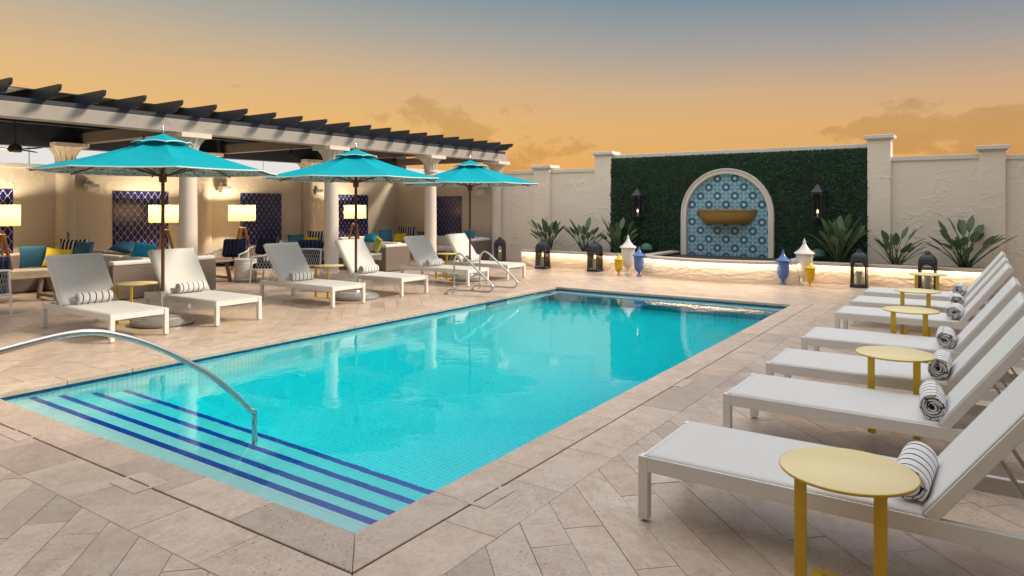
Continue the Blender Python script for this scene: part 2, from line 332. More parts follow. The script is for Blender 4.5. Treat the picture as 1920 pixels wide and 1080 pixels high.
# ------------------------------------------------------------------ mesh helpers
class MB:
    def __init__(s): s.v = []; s.f = []
    def add(s, vs, fs):
        b = len(s.v); s.v += [tuple(v) for v in vs]; s.f += [tuple(i + b for i in f) for f in fs]; return s
    def box(s, x0, x1, y0, y1, z0, z1):
        return s.add([(x0, y0, z0), (x1, y0, z0), (x1, y1, z0), (x0, y1, z0), (x0, y0, z1), (x1, y0, z1), (x1, y1, z1), (x0, y1, z1)],
                     [(3, 2, 1, 0), (4, 5, 6, 7), (0, 1, 5, 4), (1, 2, 6, 5), (2, 3, 7, 6), (3, 0, 4, 7)])
    def bar(s, a, b, w, h, up=(0, 0, 1)):
        a, b = Vector(a), Vector(b); d = (b - a).normalized(); u = Vector(up); sx = d.cross(u)
        if sx.length < 1e-4: sx = d.cross(Vector((0, 1, 0)))
        sx.normalize(); u = sx.cross(d).normalized()
        vs = []
        for p in (a, b):
            for i, j in ((-1, -1), (1, -1), (1, 1), (-1, 1)): vs.append(p + sx * (w / 2 * i) + u * (h / 2 * j))
        return s.add(vs, [(3, 2, 1, 0), (4, 5, 6, 7), (0, 1, 5, 4), (1, 2, 6, 5), (2, 3, 7, 6), (3, 0, 4, 7)])
    def tube(s, pts, r, n=8, cap=True, closed=False):
        P = [Vector(p) for p in pts]; m = len(P); rr = r if isinstance(r, (list, tuple)) else [r] * m
        ref = None; rings = []
        for i in range(m):
            a = P[i - 1] if (i > 0 or closed) else P[i]; b = P[(i + 1) % m] if (i < m - 1 or closed) else P[i]
            t = (b - a).normalized()
            if ref is None:
                ref = t.cross(Vector((0, 0, 1)))
                if ref.length < .1: ref = t.cross(Vector((0, 1, 0)))
            ref = (ref - t * ref.dot(t)).normalized(); q = t.cross(ref)
            rings.append([P[i] + ref * (rr[i] * cos(2 * pi * k / n)) + q * (rr[i] * sin(2 * pi * k / n)) for k in range(n)])
        vs = [v for g in rings for v in g]; fs = []
        for i in range(m if closed else m - 1):
            j = (i + 1) % m
            for k in range(n): fs.append((i * n + k, i * n + (k + 1) % n, j * n + (k + 1) % n, j * n + k))
        if cap and not closed: fs += [tuple(range(n))[::-1], tuple((m - 1) * n + k for k in range(n))]
        return s.add(vs, fs)
    def lathe(s, prof, n=20, c=(0, 0), capb=True, capt=True, sq=False, a0=0.0):
        vs = []; fs = []
        for r, z in prof:
            for k in range(n):
                a = 2 * pi * k / n + a0; vs.append((c[0] + r * cos(a), c[1] + r * sin(a), z))
        for i in range(len(prof) - 1):
            for k in range(n): fs.append((i * n + k, i * n + (k + 1) % n, (i + 1) * n + (k + 1) % n, (i + 1) * n + k))
        if capb: fs.append(tuple(range(n))[::-1])
        if capt: fs.append(tuple((len(prof) - 1) * n + k for k in range(n)))
        return s.add(vs, fs)
    def prism(s, poly, fn0, fn1):
        n = len(poly); vs = [fn0(*p) for p in poly] + [fn1(*p) for p in poly]
        return s.add(vs, [tuple(range(n))[::-1], tuple(range(n, 2 * n))] + [(i, (i + 1) % n, n + (i + 1) % n, n + i) for i in range(n)])
    def mesh(s, name, mat, smooth=False, ang=35):
        me = bpy.data.meshes.new(name); me.from_pydata(s.v, [], s.f)
        for m_ in (mat if isinstance(mat, (list, tuple)) else [mat]): me.materials.append(MATS[m_])
        bm = bmesh.new(); bm.from_mesh(me); bmesh.ops.recalc_face_normals(bm, faces=bm.faces); bm.to_mesh(me); bm.free()
        if smooth:
            me.polygons.foreach_set('use_smooth', [True] * len(me.polygons)); me.set_sharp_from_angle(angle=R(ang))
        me.update(); return me
    def build(s, name, mat, parent=None, smooth=False, bevel=0, seg=2, ang=35, world=True, fixn=True):
        if parent is not None and world:
            l = parent_loc(parent); s.v = [(v[0] - l[0], v[1] - l[1], v[2] - l[2]) for v in s.v]
        return put(name, s.mesh(name, mat, smooth, ang), parent, bevel=bevel, seg=seg)
def parent_loc(p):
    l = Vector((0, 0, 0))
    while p is not None: l = l + Vector(p.location); p = p.parent
    return l
def put(name, me, parent=None, loc=(0, 0, 0), rot=(0, 0, 0), bevel=0, seg=2, sc=None):
    o = bpy.data.objects.new(name, me); COL.objects.link(o); o.parent = parent; o.location = loc; o.rotation_euler = rot
    if sc: o.scale = sc
    if bevel:
        b = o.modifiers.new('edge', 'BEVEL'); b.width = bevel; b.segments = seg; b.limit_method = 'ANGLE'; b.angle_limit = R(40)
        b.harden_normals = False
        if seg > 1:
            me.polygons.foreach_set('use_smooth', [True] * len(me.polygons)); b.harden_normals = True
    return o
def tag(o, label=None, cat=None, group=None, kind=None):
    if label: o['label'] = label
    if cat: o['category'] = cat
    if group: o['group'] = group
    if kind: o['kind'] = kind
    return o
def thing(name, label, cat, loc=(0, 0, 0), rz=0, group=None):
    o = bpy.data.objects.new(name, None); COL.objects.link(o); o.location = loc; o.rotation_euler = (0, 0, rz); o.empty_display_size = .2
    return tag(o, label, cat, group)
def ctree(o, parent=None):
    c = o.copy(); COL.objects.link(c); c.parent = parent
    for ch in list(KIDS.get(o.name, [])) or [x for x in o.children]: ctree(ch, c)
    return c
KIDS = {}
def dup(root, label, loc, rz=None):
    c = ctree(root); c.location = loc
    if rz is not None: c.rotation_euler = (0, 0, rz)
    c['label'] = label
    return c
def clip(poly, a, b):      # keep the left of a->b
    out = []; n = len(poly)
    def sd_(p): return (b[0] - a[0]) * (p[1] - a[1]) - (b[1] - a[1]) * (p[0] - a[0])
    for i in range(n):
        p, q = poly[i], poly[(i + 1) % n]; sp, sq = sd_(p), sd_(q)
        if sp >= 0: out.append(p)
        if (sp > 0 > sq) or (sp < 0 < sq):
            t = sp / (sp - sq); out.append((p[0] + (q[0] - p[0]) * t, p[1] + (q[1] - p[1]) * t))
    return out
def clip_poly(poly, conv):
    for i in range(len(conv)):
        poly = clip(poly, conv[i], conv[(i + 1) % len(conv)])
        if len(poly) < 3: return []
    return poly
def clip_rect(poly, x0, x1, y0, y1): return clip_poly(poly, [(x0, y0), (x1, y0), (x1, y1), (x0, y1)])
def area(p): return abs(sum(p[i][0] * p[(i + 1) % len(p)][1] - p[(i + 1) % len(p)][0] * p[i][1] for i in range(len(p)))) / 2
def ppix(x, y, z=0):
    k = -sin(YAW) * x + cos(YAW) * y
    if k < .3: return None
    return (960 + FPX * (cos(YAW) * x + sin(YAW) * y) / k, HOR - FPX * (z - CAMZ) / k)

# ------------------------------------------------------------------ setting: ground, deck, pool
PX0, PX1, PY0, PY1 = -7.34, -2.69, 2.52, 12.50           # inner edge of the coping
CW = .28; BX0, BX1, BY0, BY1 = PX0 - .66, -2.05, 1.875, PY1 + .64   # outer edge of the border slabs
g_ = MB(); N = 24
g_.add([(1500 * cos(2 * pi * k / N), 1500 * sin(2 * pi * k / N), -7) for k in range(N)], [tuple(range(N))])
tag(g_.build('ground', 'ground'), kind='structure')
DX0, DX1, DY0, DY1 = -17.6, 7.0, -3.65, 18.4
d = MB()
d.box(DX0, PX0 - .05, DY0, DY1, -.5, -.032); d.box(PX1 + .05, DX1, DY0, DY1, -.5, -.032)
d.box(PX0 - .05, PX1 + .05, DY0, PY0 - .05, -.5, -.032); d.box(PX0 - .05, PX1 + .05, PY1 + .05, DY1, -.5, -.032)
deck = tag(d.build('pool_deck', 'deck_base'), kind='structure')
def slab_mesh(poly, z0, z1, name, mat='travertine'):
    return MB().prism(poly, lambda x, y: (x, y, z0), lambda x, y: (x, y, z1)).mesh(name, mat)
# diagonal pavers
PW, PL, GAP = .2165, .65, .0017
whole = []; cut = []
c45 = sqrt(.5)
rows = int((DX1 - DX0 + DY1 - DY0) * c45 / PW) + 4
inner = (BX0 - .003, BX1 + .003, BY0 - .003, BY1 + .003)
rng = random.Random(3)
for k in range(-60, 120):
    n0 = .5241 + k * PW - PW
    offs = rng.random() * PL
    for j in range(-46, 40):
        u0 = j * PL + offs
        uv = [(u0 + GAP, n0 + GAP), (u0 + PL - GAP, n0 + GAP), (u0 + PL - GAP, n0 + PW - GAP), (u0 + GAP, n0 + PW - GAP)]
        poly = [((u + n) * c45, (n - u) * c45) for u, n in uv][:]
        poly = [(x, y) for x, y in poly]
        xs = [p[0] for p in poly]; ys = [p[1] for p in poly]
        if max(xs) < DX0 or min(xs) > DX1 or max(ys) < DY0 or min(ys) > DY1: continue
        if area([(a, b) for a, b in poly]) <= 0: continue
        sgn = sum(poly[i][0] * poly[(i + 1) % 4][1] - poly[(i + 1) % 4][0] * poly[i][1] for i in range(4))
        if sgn < 0: poly = poly[::-1]
        if min(xs) < DX0 or max(xs) > DX1 or min(ys) < DY0 or max(ys) > DY1:
            poly = clip_rect(poly, DX0, DX1, DY0, DY1)
            if len(poly) < 3: continue
        x0, x1, y0, y1 = inner
        if max(xs) <= x0 or min(xs) >= x1 or max(ys) <= y0 or min(ys) >= y1:
            (whole if len(poly) == 4 else cut).append(poly); continue
        for rc in ((DX0, x0, DY0, DY1), (x1, DX1, DY0, DY1), (x0, x1, DY0, y0), (x0, x1, y1, DY1)):
            q = clip_rect(poly, *rc)
            if len(q) >= 3 and area(q) > 2e-4: cut.append(q)
allp = [(p, True) for p in whole] + [(p, False) for p in cut]
def seen(p):
    q = [ppix(*v) for v in p]
    if any(v is None for v in q): return 0
    q = clip_rect([(v[0], v[1]) for v in q], -10, 1930, 0, 1090) or clip_rect([(v[0], v[1]) for v in q][::-1], -10, 1930, 0, 1090)
    return area(q) if len(q) > 2 else 0
allp = sorted(allp, key=lambda t: -seen(t[0]))
pm = None; rest = MB(); zr = random.Random(5)
for i, (p, w) in enumerate(allp):
    top = zr.uniform(-.0022, .0004)
    if i < 300 and seen(p) > 0:
        cx = sum(v[0] for v in p) / len(p); cy = sum(v[1] for v in p) / len(p)
        if w:
            if pm is None: pm = slab_mesh([(v[0] - cx, v[1] - cy) for v in p], -.032, 0, 'paver')
            me = pm
        else: me = slab_mesh([(v[0] - cx, v[1] - cy) for v in p], -.032, 0, 'paver')
        put('paver', me, deck, (cx, cy, top), (zr.uniform(-.002, .002), zr.uniform(-.002, .002), 0))
    else: rest.prism(p, lambda x, y: (x, y, -.032), lambda x, y: (x, y, top))
tag(rest.build('paver_field', 'travertine', deck), kind='stuff')
# border slabs and coping stones: mitred corners, thin joints, the drain slot between them
def ring(i0, i1, step, name, z0, z1, jit, gap=.002, parent=deck):
    ax0, ax1, ay0, ay1 = i0; bx0, bx1, by0, by1 = i1; rr = random.Random(11)
    def line(a, b, first):
        n = max(1, round((b - a - 0) / step)); xs = [a + (b - a) * k / n + (rr.uniform(-jit, jit) if 0 < k < n else 0) for k in range(n + 1)]; return xs
    polys = []
    xs = line(ax0, ax1, 0)
    for k in range(len(xs) - 1):
        for (yi, yo) in ((ay0, by0), (ay1, by1)):
            l, r_ = xs[k] + gap, xs[k + 1] - gap; lo, ro = l, r_
            if k == 0: lo = bx0 + gap; 
            if k == len(xs) - 2: ro = bx1 - gap
            p = [(l if k else ax0 + gap, yi), (r_ if k < len(xs) - 2 else ax1 - gap, yi), (ro, yo), (lo, yo)]
            polys.append(p)
    ys = line(ay0, ay1, 0)
    for k in range(len(ys) - 1):
        for (xi, xo) in ((ax0, bx0), (ax1, bx1)):
            l, r_ = ys[k] + gap, ys[k + 1] - gap; lo, ro = l, r_
            if k == 0: lo = by0 + gap
            if k == len(ys) - 2: ro = by1 - gap
            polys.append([(xi, l), (xi, r_), (xo, ro), (xo, lo)])
    for p in polys:
        s_ = sum(p[i][0] * p[(i + 1) % 4][1] - p[(i + 1) % 4][0] * p[i][1] for i in range(4))
        if s_ < 0: p = p[::-1]
        cx = sum(v[0] for v in p) / 4; cy = sum(v[1] for v in p) / 4
        put(name, slab_mesh([(v[0] - cx, v[1] - cy) for v in p], z0, z1, name), parent, (cx, cy, rr.uniform(-.001, .0006)), bevel=.003 if z0 > -.05 else .006, seg=1)
ring((PX0, PX1, PY0, PY1), (PX0 - CW, PX1 + CW, PY0 - CW, PY1 + CW), .64, 'coping_stone', -.042, .0015, .0)
ring((PX0 - CW - .011, PX1 + CW + .011, PY0 - CW - .011, PY1 + CW + .011), (BX0, BX1, BY0, BY1), .66, 'border_slab', -.032, 0, .05)
def lid(x, y, along_y):
    lx, ly = (.105, .15) if along_y else (.15, .105); m = MB(); t = .003; s_ = .007
    if along_y: m.box(x - lx, x - s_, y - ly, y + ly, -.03, t); m.box(x + s_, x + lx, y - ly, y + ly, -.03, t); m.box(x - s_, x + s_, y - ly, y - ly + .03, -.03, t); m.box(x - s_, x + s_, y + ly - .03, y + ly, -.03, t)
    else: m.box(x - lx, x + lx, y - ly, y - s_, -.03, t); m.box(x - lx, x + lx, y + s_, y + ly, -.03, t); m.box(x - lx, x - lx + .03, y - s_, y + s_, -.03, t); m.box(x + lx - .03, x + lx, y - s_, y + s_, -.03, t)
    put('drain_lid', m.mesh('drain_lid', 'travertine_lid'), deck)
sx = PX1 + CW + .0055; sy = PY0 - CW - .0055
for y in (3.28, 6.4, 9.0, 11.4): lid(sx, y, True)
for x in (-4.28, -5.9): lid(x, sy, False)

# pool basin
ZW, ZF = -.072, -1.22
ix0, ix1, iy0, iy1 = PX0 - .035, PX1 + .035, PY0 - .03, PY1 + .03
b = MB(); T = .35
b.box(ix0 - T, ix1 + T, iy0 - T, iy1 + T, ZF - .3, ZF)
b.box(ix0 - T, ix0, iy0 - T, iy1 + T, ZF, -.044); b.box(ix1, ix1 + T, iy0 - T, iy1 + T, ZF, -.044)
b.box(ix0, ix1, iy0 - T, iy0, ZF, -.044); b.box(ix0, ix1, iy1, iy1 + T, ZF, -.044)
basin = tag(b.build('pool_basin', 'tile_floor'), kind='structure')
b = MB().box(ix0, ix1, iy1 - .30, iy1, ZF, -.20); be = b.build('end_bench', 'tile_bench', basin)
MB().box(ix0 + .001, ix1 - .001, iy1 - .302, iy1 - .001, -.199, -.185).build('bench_top', 'tile_step', basin)
MB().box(ix0 + .001, ix1 - .001, iy1 - .306, iy1 - .26, -.198, -.178).build('bench_nosing', 'tile_navy', basin)
steps = [(2.88, -.20), (3.13, -.35), (3.43, -.52), (3.74, -.70)]
nm = None; y0 = iy0
for k, (ys, zs) in enumerate(steps):
    MB().box(ix0, ix1, y0 if k == 0 else steps[k - 1][0], ys, ZF, zs).build('pool_step', 'tile_step', basin)
    nn = 62; wd = (ix1 - ix0) / nn
    if nm is None: nm = MB().box(-wd / 2 + .0015, wd / 2 - .0015, -.055, .004, -.05, .004).mesh('nosing_tile', 'tile_navy')
    for i in range(nn): put('nosing_tile', nm, basin, (ix0 + wd * (i + .5), ys, zs))
bm_ = MB().box(0, .007, -.049, .049, -.06, 0).mesh('waterline_tile', 'tile_band')
for i in range(100): put('waterline_tile', bm_, basin, (ix0, iy0 + .05 + .1 * i, -.046))
m = MB().box(ix0, ix1, iy1 - .006, iy1, -.105, -.046)
m.build('far_waterline', 'tile_band', basin)
lr = MB().box(ix0 + .0005, ix0 + .010, 10.05, 10.70, -.62, -.11).build('ladder_recess', 'tile_band', basin)
for k in range(4): MB().box(ix0 + .010, ix0 + .03, 10.12, 10.65, -.20 - k * .12, -.185 - k * .12).build('ladder_tread', 'white_ceramic', lr)
tag(MB().box(ix0 - .03, ix1 + .03, iy0 - .03, iy1 + .03, ZF - .05, ZW).build('water', 'water'), kind='structure')
# ------------------------------------------------------------------ back wall with pillars
YW = 17.75                      # face of the back wall
def on_y(px, Y):                # X on the plane Y for an image column
    t = (px - 960) / FPX; dx = -sin(YAW) + cos(YAW) * t; dy = cos(YAW) + sin(YAW) * t
    return Y * dx / dy
def wall_piece(x0, x1, zt, label, mat='stucco'):
    r = thing('garden_wall', label, 'wall', ((x0 + x1) / 2, YW, 0), group='sections of the back wall')
    MB().box(x0, x1, YW, YW + .25, -.03, zt - .10).build('wall', mat, r)
    MB().box(x0, x1, YW - .035, YW + .29, zt - .10, zt).build('cap', 'trim', r, bevel=.008)
    return r
def pillar(x0, x1, zt, label):
    r = thing('wall_pillar', label, 'pillar', ((x0 + x1) / 2, YW, 0), group='pillars of the back wall')
    yf = YW - .12; MB().box(x0, x1, yf, YW + .3, -.03, zt - .12).build('shaft', 'stucco', r, bevel=.015)
    m = MB(); m.box(x0 - .03, x1 + .03, yf - .03, YW + .33, zt - .12, zt - .085); m.box(x0 - .07, x1 + .07, yf - .07, YW + .37, zt - .085, zt)
    m.build('cap', 'trim', r, bevel=.01)
YP = YW - .12
p1 = (on_y(1000, YP), on_y(1030, YP)); p2 = (on_y(1115, YP), on_y(1145, YP)); p3_ = (on_y(1626, YP), on_y(1670, YP)); p4 = (on_y(1836, YP), on_y(1886, YP))
pillar(p1[0], p1[1], 2.90, 'low cream pillar nearest the pergola end column'); pillar(p2[0], p2[1], 3.22, 'tall cream pillar on the left edge of the green wall')
pillar(p3_[0], p3_[1], 3.30, 'tall cream pillar on the right edge of the green wall'); pillar(p4[0], p4[1], 2.96, 'low cream pillar behind the tallest planter plant on the right')
wall_piece(-16.9, p1[0], 2.77, 'cream stucco wall section behind the pergola end column')
wall_piece(p1[1], p2[0], 2.77, 'cream stucco wall section behind the two left planter plants')
wall_piece(p2[1], p3_[0], 3.12, 'tall wall section carrying the green foliage and fountain')
wall_piece(p3_[1], p4[0], 2.80, 'cream stucco wall section behind the right planter plants')
wall_piece(p4[1], 7.0, 2.76, 'cream stucco wall section at the far right edge')
# green wall
HX0, HX1, HZ0, HZ1 = p2[1] + .01, p3_[0] - .01, .35, 3.005
gw = thing('green_wall', 'dark green artificial foliage panel around the arched fountain', 'green wall', ((HX0 + HX1) / 2, YW, HZ0))
MB().box(HX0, HX1, YW - .055, YW - .002, HZ0, HZ1).build('backing', 'hedge', gw)
AY = YW - .05
AX0, AX1 = on_y(1280, AY), on_y(1453, AY); ACX = (AX0 + AX1) / 2; AR = (AX1 - AX0) / 2
def hz(px, py, Y):
    t = (px - 960) / FPX; return CAMZ + (HOR - py) / FPX * (Y / (cos(YAW) + sin(YAW) * t))
ATOP = hz(1366, 316, AY); ASP = ATOP - AR; ABOT = .36
m = MB(); hr = random.Random(21)
for i in range(36000):
    x = hr.uniform(HX0 - .02, HX1 + .02); z = hr.uniform(HZ0, HZ1 + .015)
    dx = x - ACX
    if z < ASP and abs(dx) < AR - .02: continue
    if z >= ASP and hypot(dx, z - ASP) < AR - .02: continue
    dep = hr.random() ** .7 * .085 * (.6 + .9 * noise.noise(Vector((x * 2.2, z * 2.2, 3))) + .5 * noise.noise(Vector((x * 7, z * 7, 9))) + .3)
    s_ = hr.uniform(.016, .036); a = hr.uniform(0, 6.3); ti = hr.uniform(.1, 1.1)
    u = Vector((cos(a), -sin(ti) * .5 * hr.uniform(-1, 1), sin(a))); n_ = Vector((-sin(a), -sin(ti), cos(a))).normalized()
    c = Vector((x, YW - .058 - max(0, dep), z))
    m.add([c - u * s_, c + n_ * s_ * .45, c + u * s_, c - n_ * s_ * .45], [(0, 1, 2, 3)])
fo = m.build('foliage', 'hedge', gw); tag(fo, kind='stuff')
# arched fountain
fx = thing('wall_fountain', 'arched blue patterned tile fountain with bronze bowl on the green wall', 'fountain', (ACX, AY, ABOT))
FW = .135
def arch_pts(r, n=28): return [(ACX + r, ABOT)] + [(ACX + r * cos(pi * k / n), ASP + r * sin(pi * k / n)) for k in range(n + 1)] + [(ACX - r, ABOT)]
def arch_band(r0, r1, ya, yb):
    m = MB(); A, B = arch_pts(r0), arch_pts(r1); n = len(A)
    for y in (ya, yb): m.v += [(p[0], y, p[1]) for p in A] + [(p[0], y, p[1]) for p in B]
    for i in range(n - 1):
        m.f += [(i, i + 1, n + i + 1, n + i), (2 * n + i, 2 * n + i + 1, 3 * n + i + 1, 3 * n + i), (i, i + 1, 2 * n + i + 1, 2 * n + i), (n + i, n + i + 1, 3 * n + i + 1, 3 * n + i)]
    m.f += [(0, n, 3 * n, 2 * n), (n - 1, 2 * n - 1, 4 * n - 1, 3 * n - 1)]
    return m
arch_band(AR - FW, AR - .03, AY - .13, AY + .02).build('arch_frame', 'trim', fx, bevel=.012)
arch_band(AR - .035, AR, AY - .155, AY + .02).build('arch_moulding', 'trim', fx, bevel=.01)
MB().prism(arch_pts(AR - FW + .01)[::-1], lambda x, z: (x, AY - .012, z), lambda x, z: (x, AY + .0, z)).build('tile_backing', 'grout', fx)
conv = arch_pts(AR - FW + .004); ts2 = TS / 2
fm = {}
for i in range(-5, 6):
    for j in range(-1, 13):
        cx = ACX + i * TS - .02; cz = ABOT + .03 + j * TS; e = ts2 - .0018
        sq = [(cx - e, cz - e), (cx + e, cz - e), (cx + e, cz + e), (cx - e, cz + e)]
        q = clip_poly(sq, conv)
        if len(q) < 3 or area(q) < .0006: continue
        mt = 'tile_flower' if (i + j) % 2 == 0 else 'tile_cross'
        if len(q) == 4 and abs(area(q) - area(sq)) < 1e-6:
            if mt not in fm: fm[mt] = MB().prism([(x - cx, z - cz) for x, z in q], lambda x, z: (x, -.02, z), lambda x, z: (x, -.008, z)).mesh('fountain_tile', mt)
            me = fm[mt]
        else: me = MB().prism([(x - cx, z - cz) for x, z in q], lambda x, z: (x, -.02, z), lambda x, z: (x, -.008, z)).mesh('fountain_tile', mt)
        put('fountain_tile', me, fx, (cx - ACX, 0, cz - ABOT))
bw = AR * .645; bz1 = hz(1366, 393, AY - .3); bz0 = hz(1366, 421, AY - .3)
m = MB(); n = 28; prof = [(1.0, 0), (1.0, .11), (.965, .16), (.945, .40), (.90, .65), (.82, .87), (.72, .98), (.60, 1.0)]
for k, (r_, t) in enumerate(prof):
    for i in range(n + 1):
        a = pi + pi * i / n; m.v.append((ACX + bw * r_ * cos(a), AY - .01 + .42 * r_ * sin(a), bz1 - (bz1 - bz0) * t))
for k in range(len(prof) - 1):
    for i in range(n): m.f.append((k * (n + 1) + i, k * (n + 1) + i + 1, (k + 1) * (n + 1) + i + 1, (k + 1) * (n + 1) + i))
m.f.append(tuple((len(prof) - 1) * (n + 1) + i for i in range(n + 1)))
m.f.append(tuple(range(n + 1)))
m.build('bowl', 'bowl_gold', fx, smooth=True, ang=30)

# ------------------------------------------------------------------ planter walls with lit underside
def relief(pts, z0, z1, amp, nz=30, den=.028, y_in=None):
    # rough plaster face along a plan polyline; relief is real geometry
    P = [Vector((x, y)) for x, y in pts]; L = [0]
    for i in range(1, len(P)): L.append(L[-1] + (P[i] - P[i - 1]).length)
    n = int(L[-1] / den); m = MB(); cols = []
    for i in range(n + 1):
        s_ = L[-1] * i / n; k = max(j for j in range(len(L)) if L[j] <= s_ + 1e-9); k = min(k, len(P) - 2)
        t = (s_ - L[k]) / (L[k + 1] - L[k]); p = P[k].lerp(P[k + 1], t); tg = (P[k + 1] - P[k]).normalized(); nr = Vector((tg.y, -tg.x))
        for j in range(nz + 1):
            z = z0 + (z1 - z0) * j / nz
            q = Vector((p.x * 3.6, p.y * 3.6, z * 7.5)); w = noise.noise_vector(q * .8) * .9
            h = 1 - abs(noise.noise(q * 1.3 + w)) * 2.6
            h = max(0, h) ** 1.6 + .45 * max(0, 1 - abs(noise.noise(q * 2.9 + w * 1.5)) * 3.2)
            fade = min(1, (z - z0) / .08) * min(1, i / 3, (n - i) / 3)
            o_ = amp * h * max(.0, fade)
            m.v.append((p.x + nr.x * o_, p.y + nr.y * o_, z))
    for i in range(n):
        for j in range(nz): a = i * (nz + 1) + j; m.f.append((a, a + nz + 1, a + nz + 2, a + 1))
    return m
def planter(label, pts, back_y, ztop, name='planter'):
    cx = sum(p[0] for p in pts) / len(pts); r = thing(name, label, 'planter', (cx, pts[len(pts) // 2][1], 0), group='low planter walls under the back wall')
    x0, x1 = pts[0][0], pts[-1][0]
    core = [(p[0], p[1] + .005) for p in pts] + [(x1, back_y), (x0, back_y)]
    core2 = [(p[0], p[1] + .16) for p in pts] + [(x1, back_y), (x0, back_y)]
    relief(pts, 0, ztop - .05, .011).build('front_face', 'stucco_planter', r, smooth=True, ang=60)
    MB().prism(core, lambda x, y: (x, y, -.03), lambda x, y: (x, y, ztop - .09)).build('body', 'stucco_planter', r)
    capo = [(p[0], p[1] - .10) for p in pts]; capi = [(p[0], p[1] + .20) for p in pts][::-1]
    m = MB(); nn = len(pts)
    for i in range(nn - 1):
        a, b_, c, d_ = capo[i], capo[i + 1], capi[nn - 2 - i], capi[nn - 1 - i]
        m.prism([a, b_, c, d_], lambda x, y: (x, y, ztop - .05), lambda x, y: (x, y, ztop))
    o = m.build('cap', 'cap_stone', r)
    s1 = [(p[0], p[1] - .088) for p in pts]; s2 = [(p[0], p[1] - .072) for p in pts][::-1]; m = MB()
    for i in range(nn - 1):
        m.prism([s1[i], s1[i + 1], s2[nn - 2 - i], s2[nn - 1 - i]], lambda x, y: (x, y, ztop - .058), lambda x, y: (x, y, ztop - .0505))
    m.build('led_strip', 'led', r)
    l1 = [(p[0], p[1] - .0995) for p in pts]; l2 = [(p[0], p[1] - .094) for p in pts][::-1]; m = MB()
    for i in range(nn - 1): m.prism([l1[i], l1[i + 1], l2[nn - 2 - i], l2[nn - 1 - i]], lambda x, y: (x, y, ztop - .0605), lambda x, y: (x, y, ztop - .0495))
    m.build('led_shield_lip', 'cap_stone', r)  # lip added to keep the strip's bright line out of the water reflection
    MB().prism(core2, lambda x, y: (x, y, ztop - .09), lambda x, y: (x, y, ztop - .075)).build('soil', 'soil', r)
    return r
YPL = 16.3; ZPL = .46
fxl, fxr = on_y(1206, 15.9), on_y(1500, 15.9)
planter('low lit planter wall left of the fountain basin', [(-10.72, YPL), (fxl - .02, YPL)], YW - .06, ZPL)
planter('low lit planter wall right of the fountain basin', [(fxr + .02, YPL), (.05, YPL)], YW - .06, ZPL)
arc = [(fxl + (fxr - fxl) * k / 24, 15.80 - .52 * sin(pi * k / 24) ** .8) for k in range(25)]
fb = planter('bowed fountain basin wall lit from beneath its rim', arc, YW - .06, ZPL + .03, 'fountain_basin')
MB().box(fxl, fxl + .28, 15.82, YW - .07, ZPL + .0, ZPL + .045).build('end_cap', 'cap_stone', fb); MB().box(fxr - .28, fxr, 15.82, YW - .07, ZPL, ZPL + .045).build('end_cap', 'cap_stone', fb)

# ------------------------------------------------------------------ lounge wall with tile panels
XL = -16.8
lw = thing('lounge_wall', 'long warm stucco wall behind the pergola seating', 'wall', (XL, 10, 0))
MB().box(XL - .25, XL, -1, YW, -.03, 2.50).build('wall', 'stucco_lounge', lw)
MB().box(XL - .29, XL + .05, -1, YW - .04, 2.50, 2.585).build('cap', 'trim', lw, bevel=.008)
MB().box(-16.8, -12.4, YW - .022, YW - .001, 0, 2.66).build('end_render', 'stucco_lounge', lw)
AW, AH = .1625, .214
def arab(n=7, sc=.905):
    P = []
    V4 = [(AW / 2, 0), (0, AH / 2), (-AW / 2, 0), (0, -AH / 2)]
    for k in range(4):
        a, b_ = V4[k], V4[(k + 1) % 4]; dx, dy = b_[0] - a[0], b_[1] - a[1]; L = hypot(dx, dy); nx, ny = dy / L, -dx / L
        s_ = 1 if k % 2 == 0 else -1
        for i in range(n):
            t = i / n; o_ = .007 * sin(2 * pi * t) * -s_
            P.append(((a[0] + dx * t + nx * o_) * sc, (a[1] + dy * t + ny * o_) * sc))
    return P
ARAB = arab()
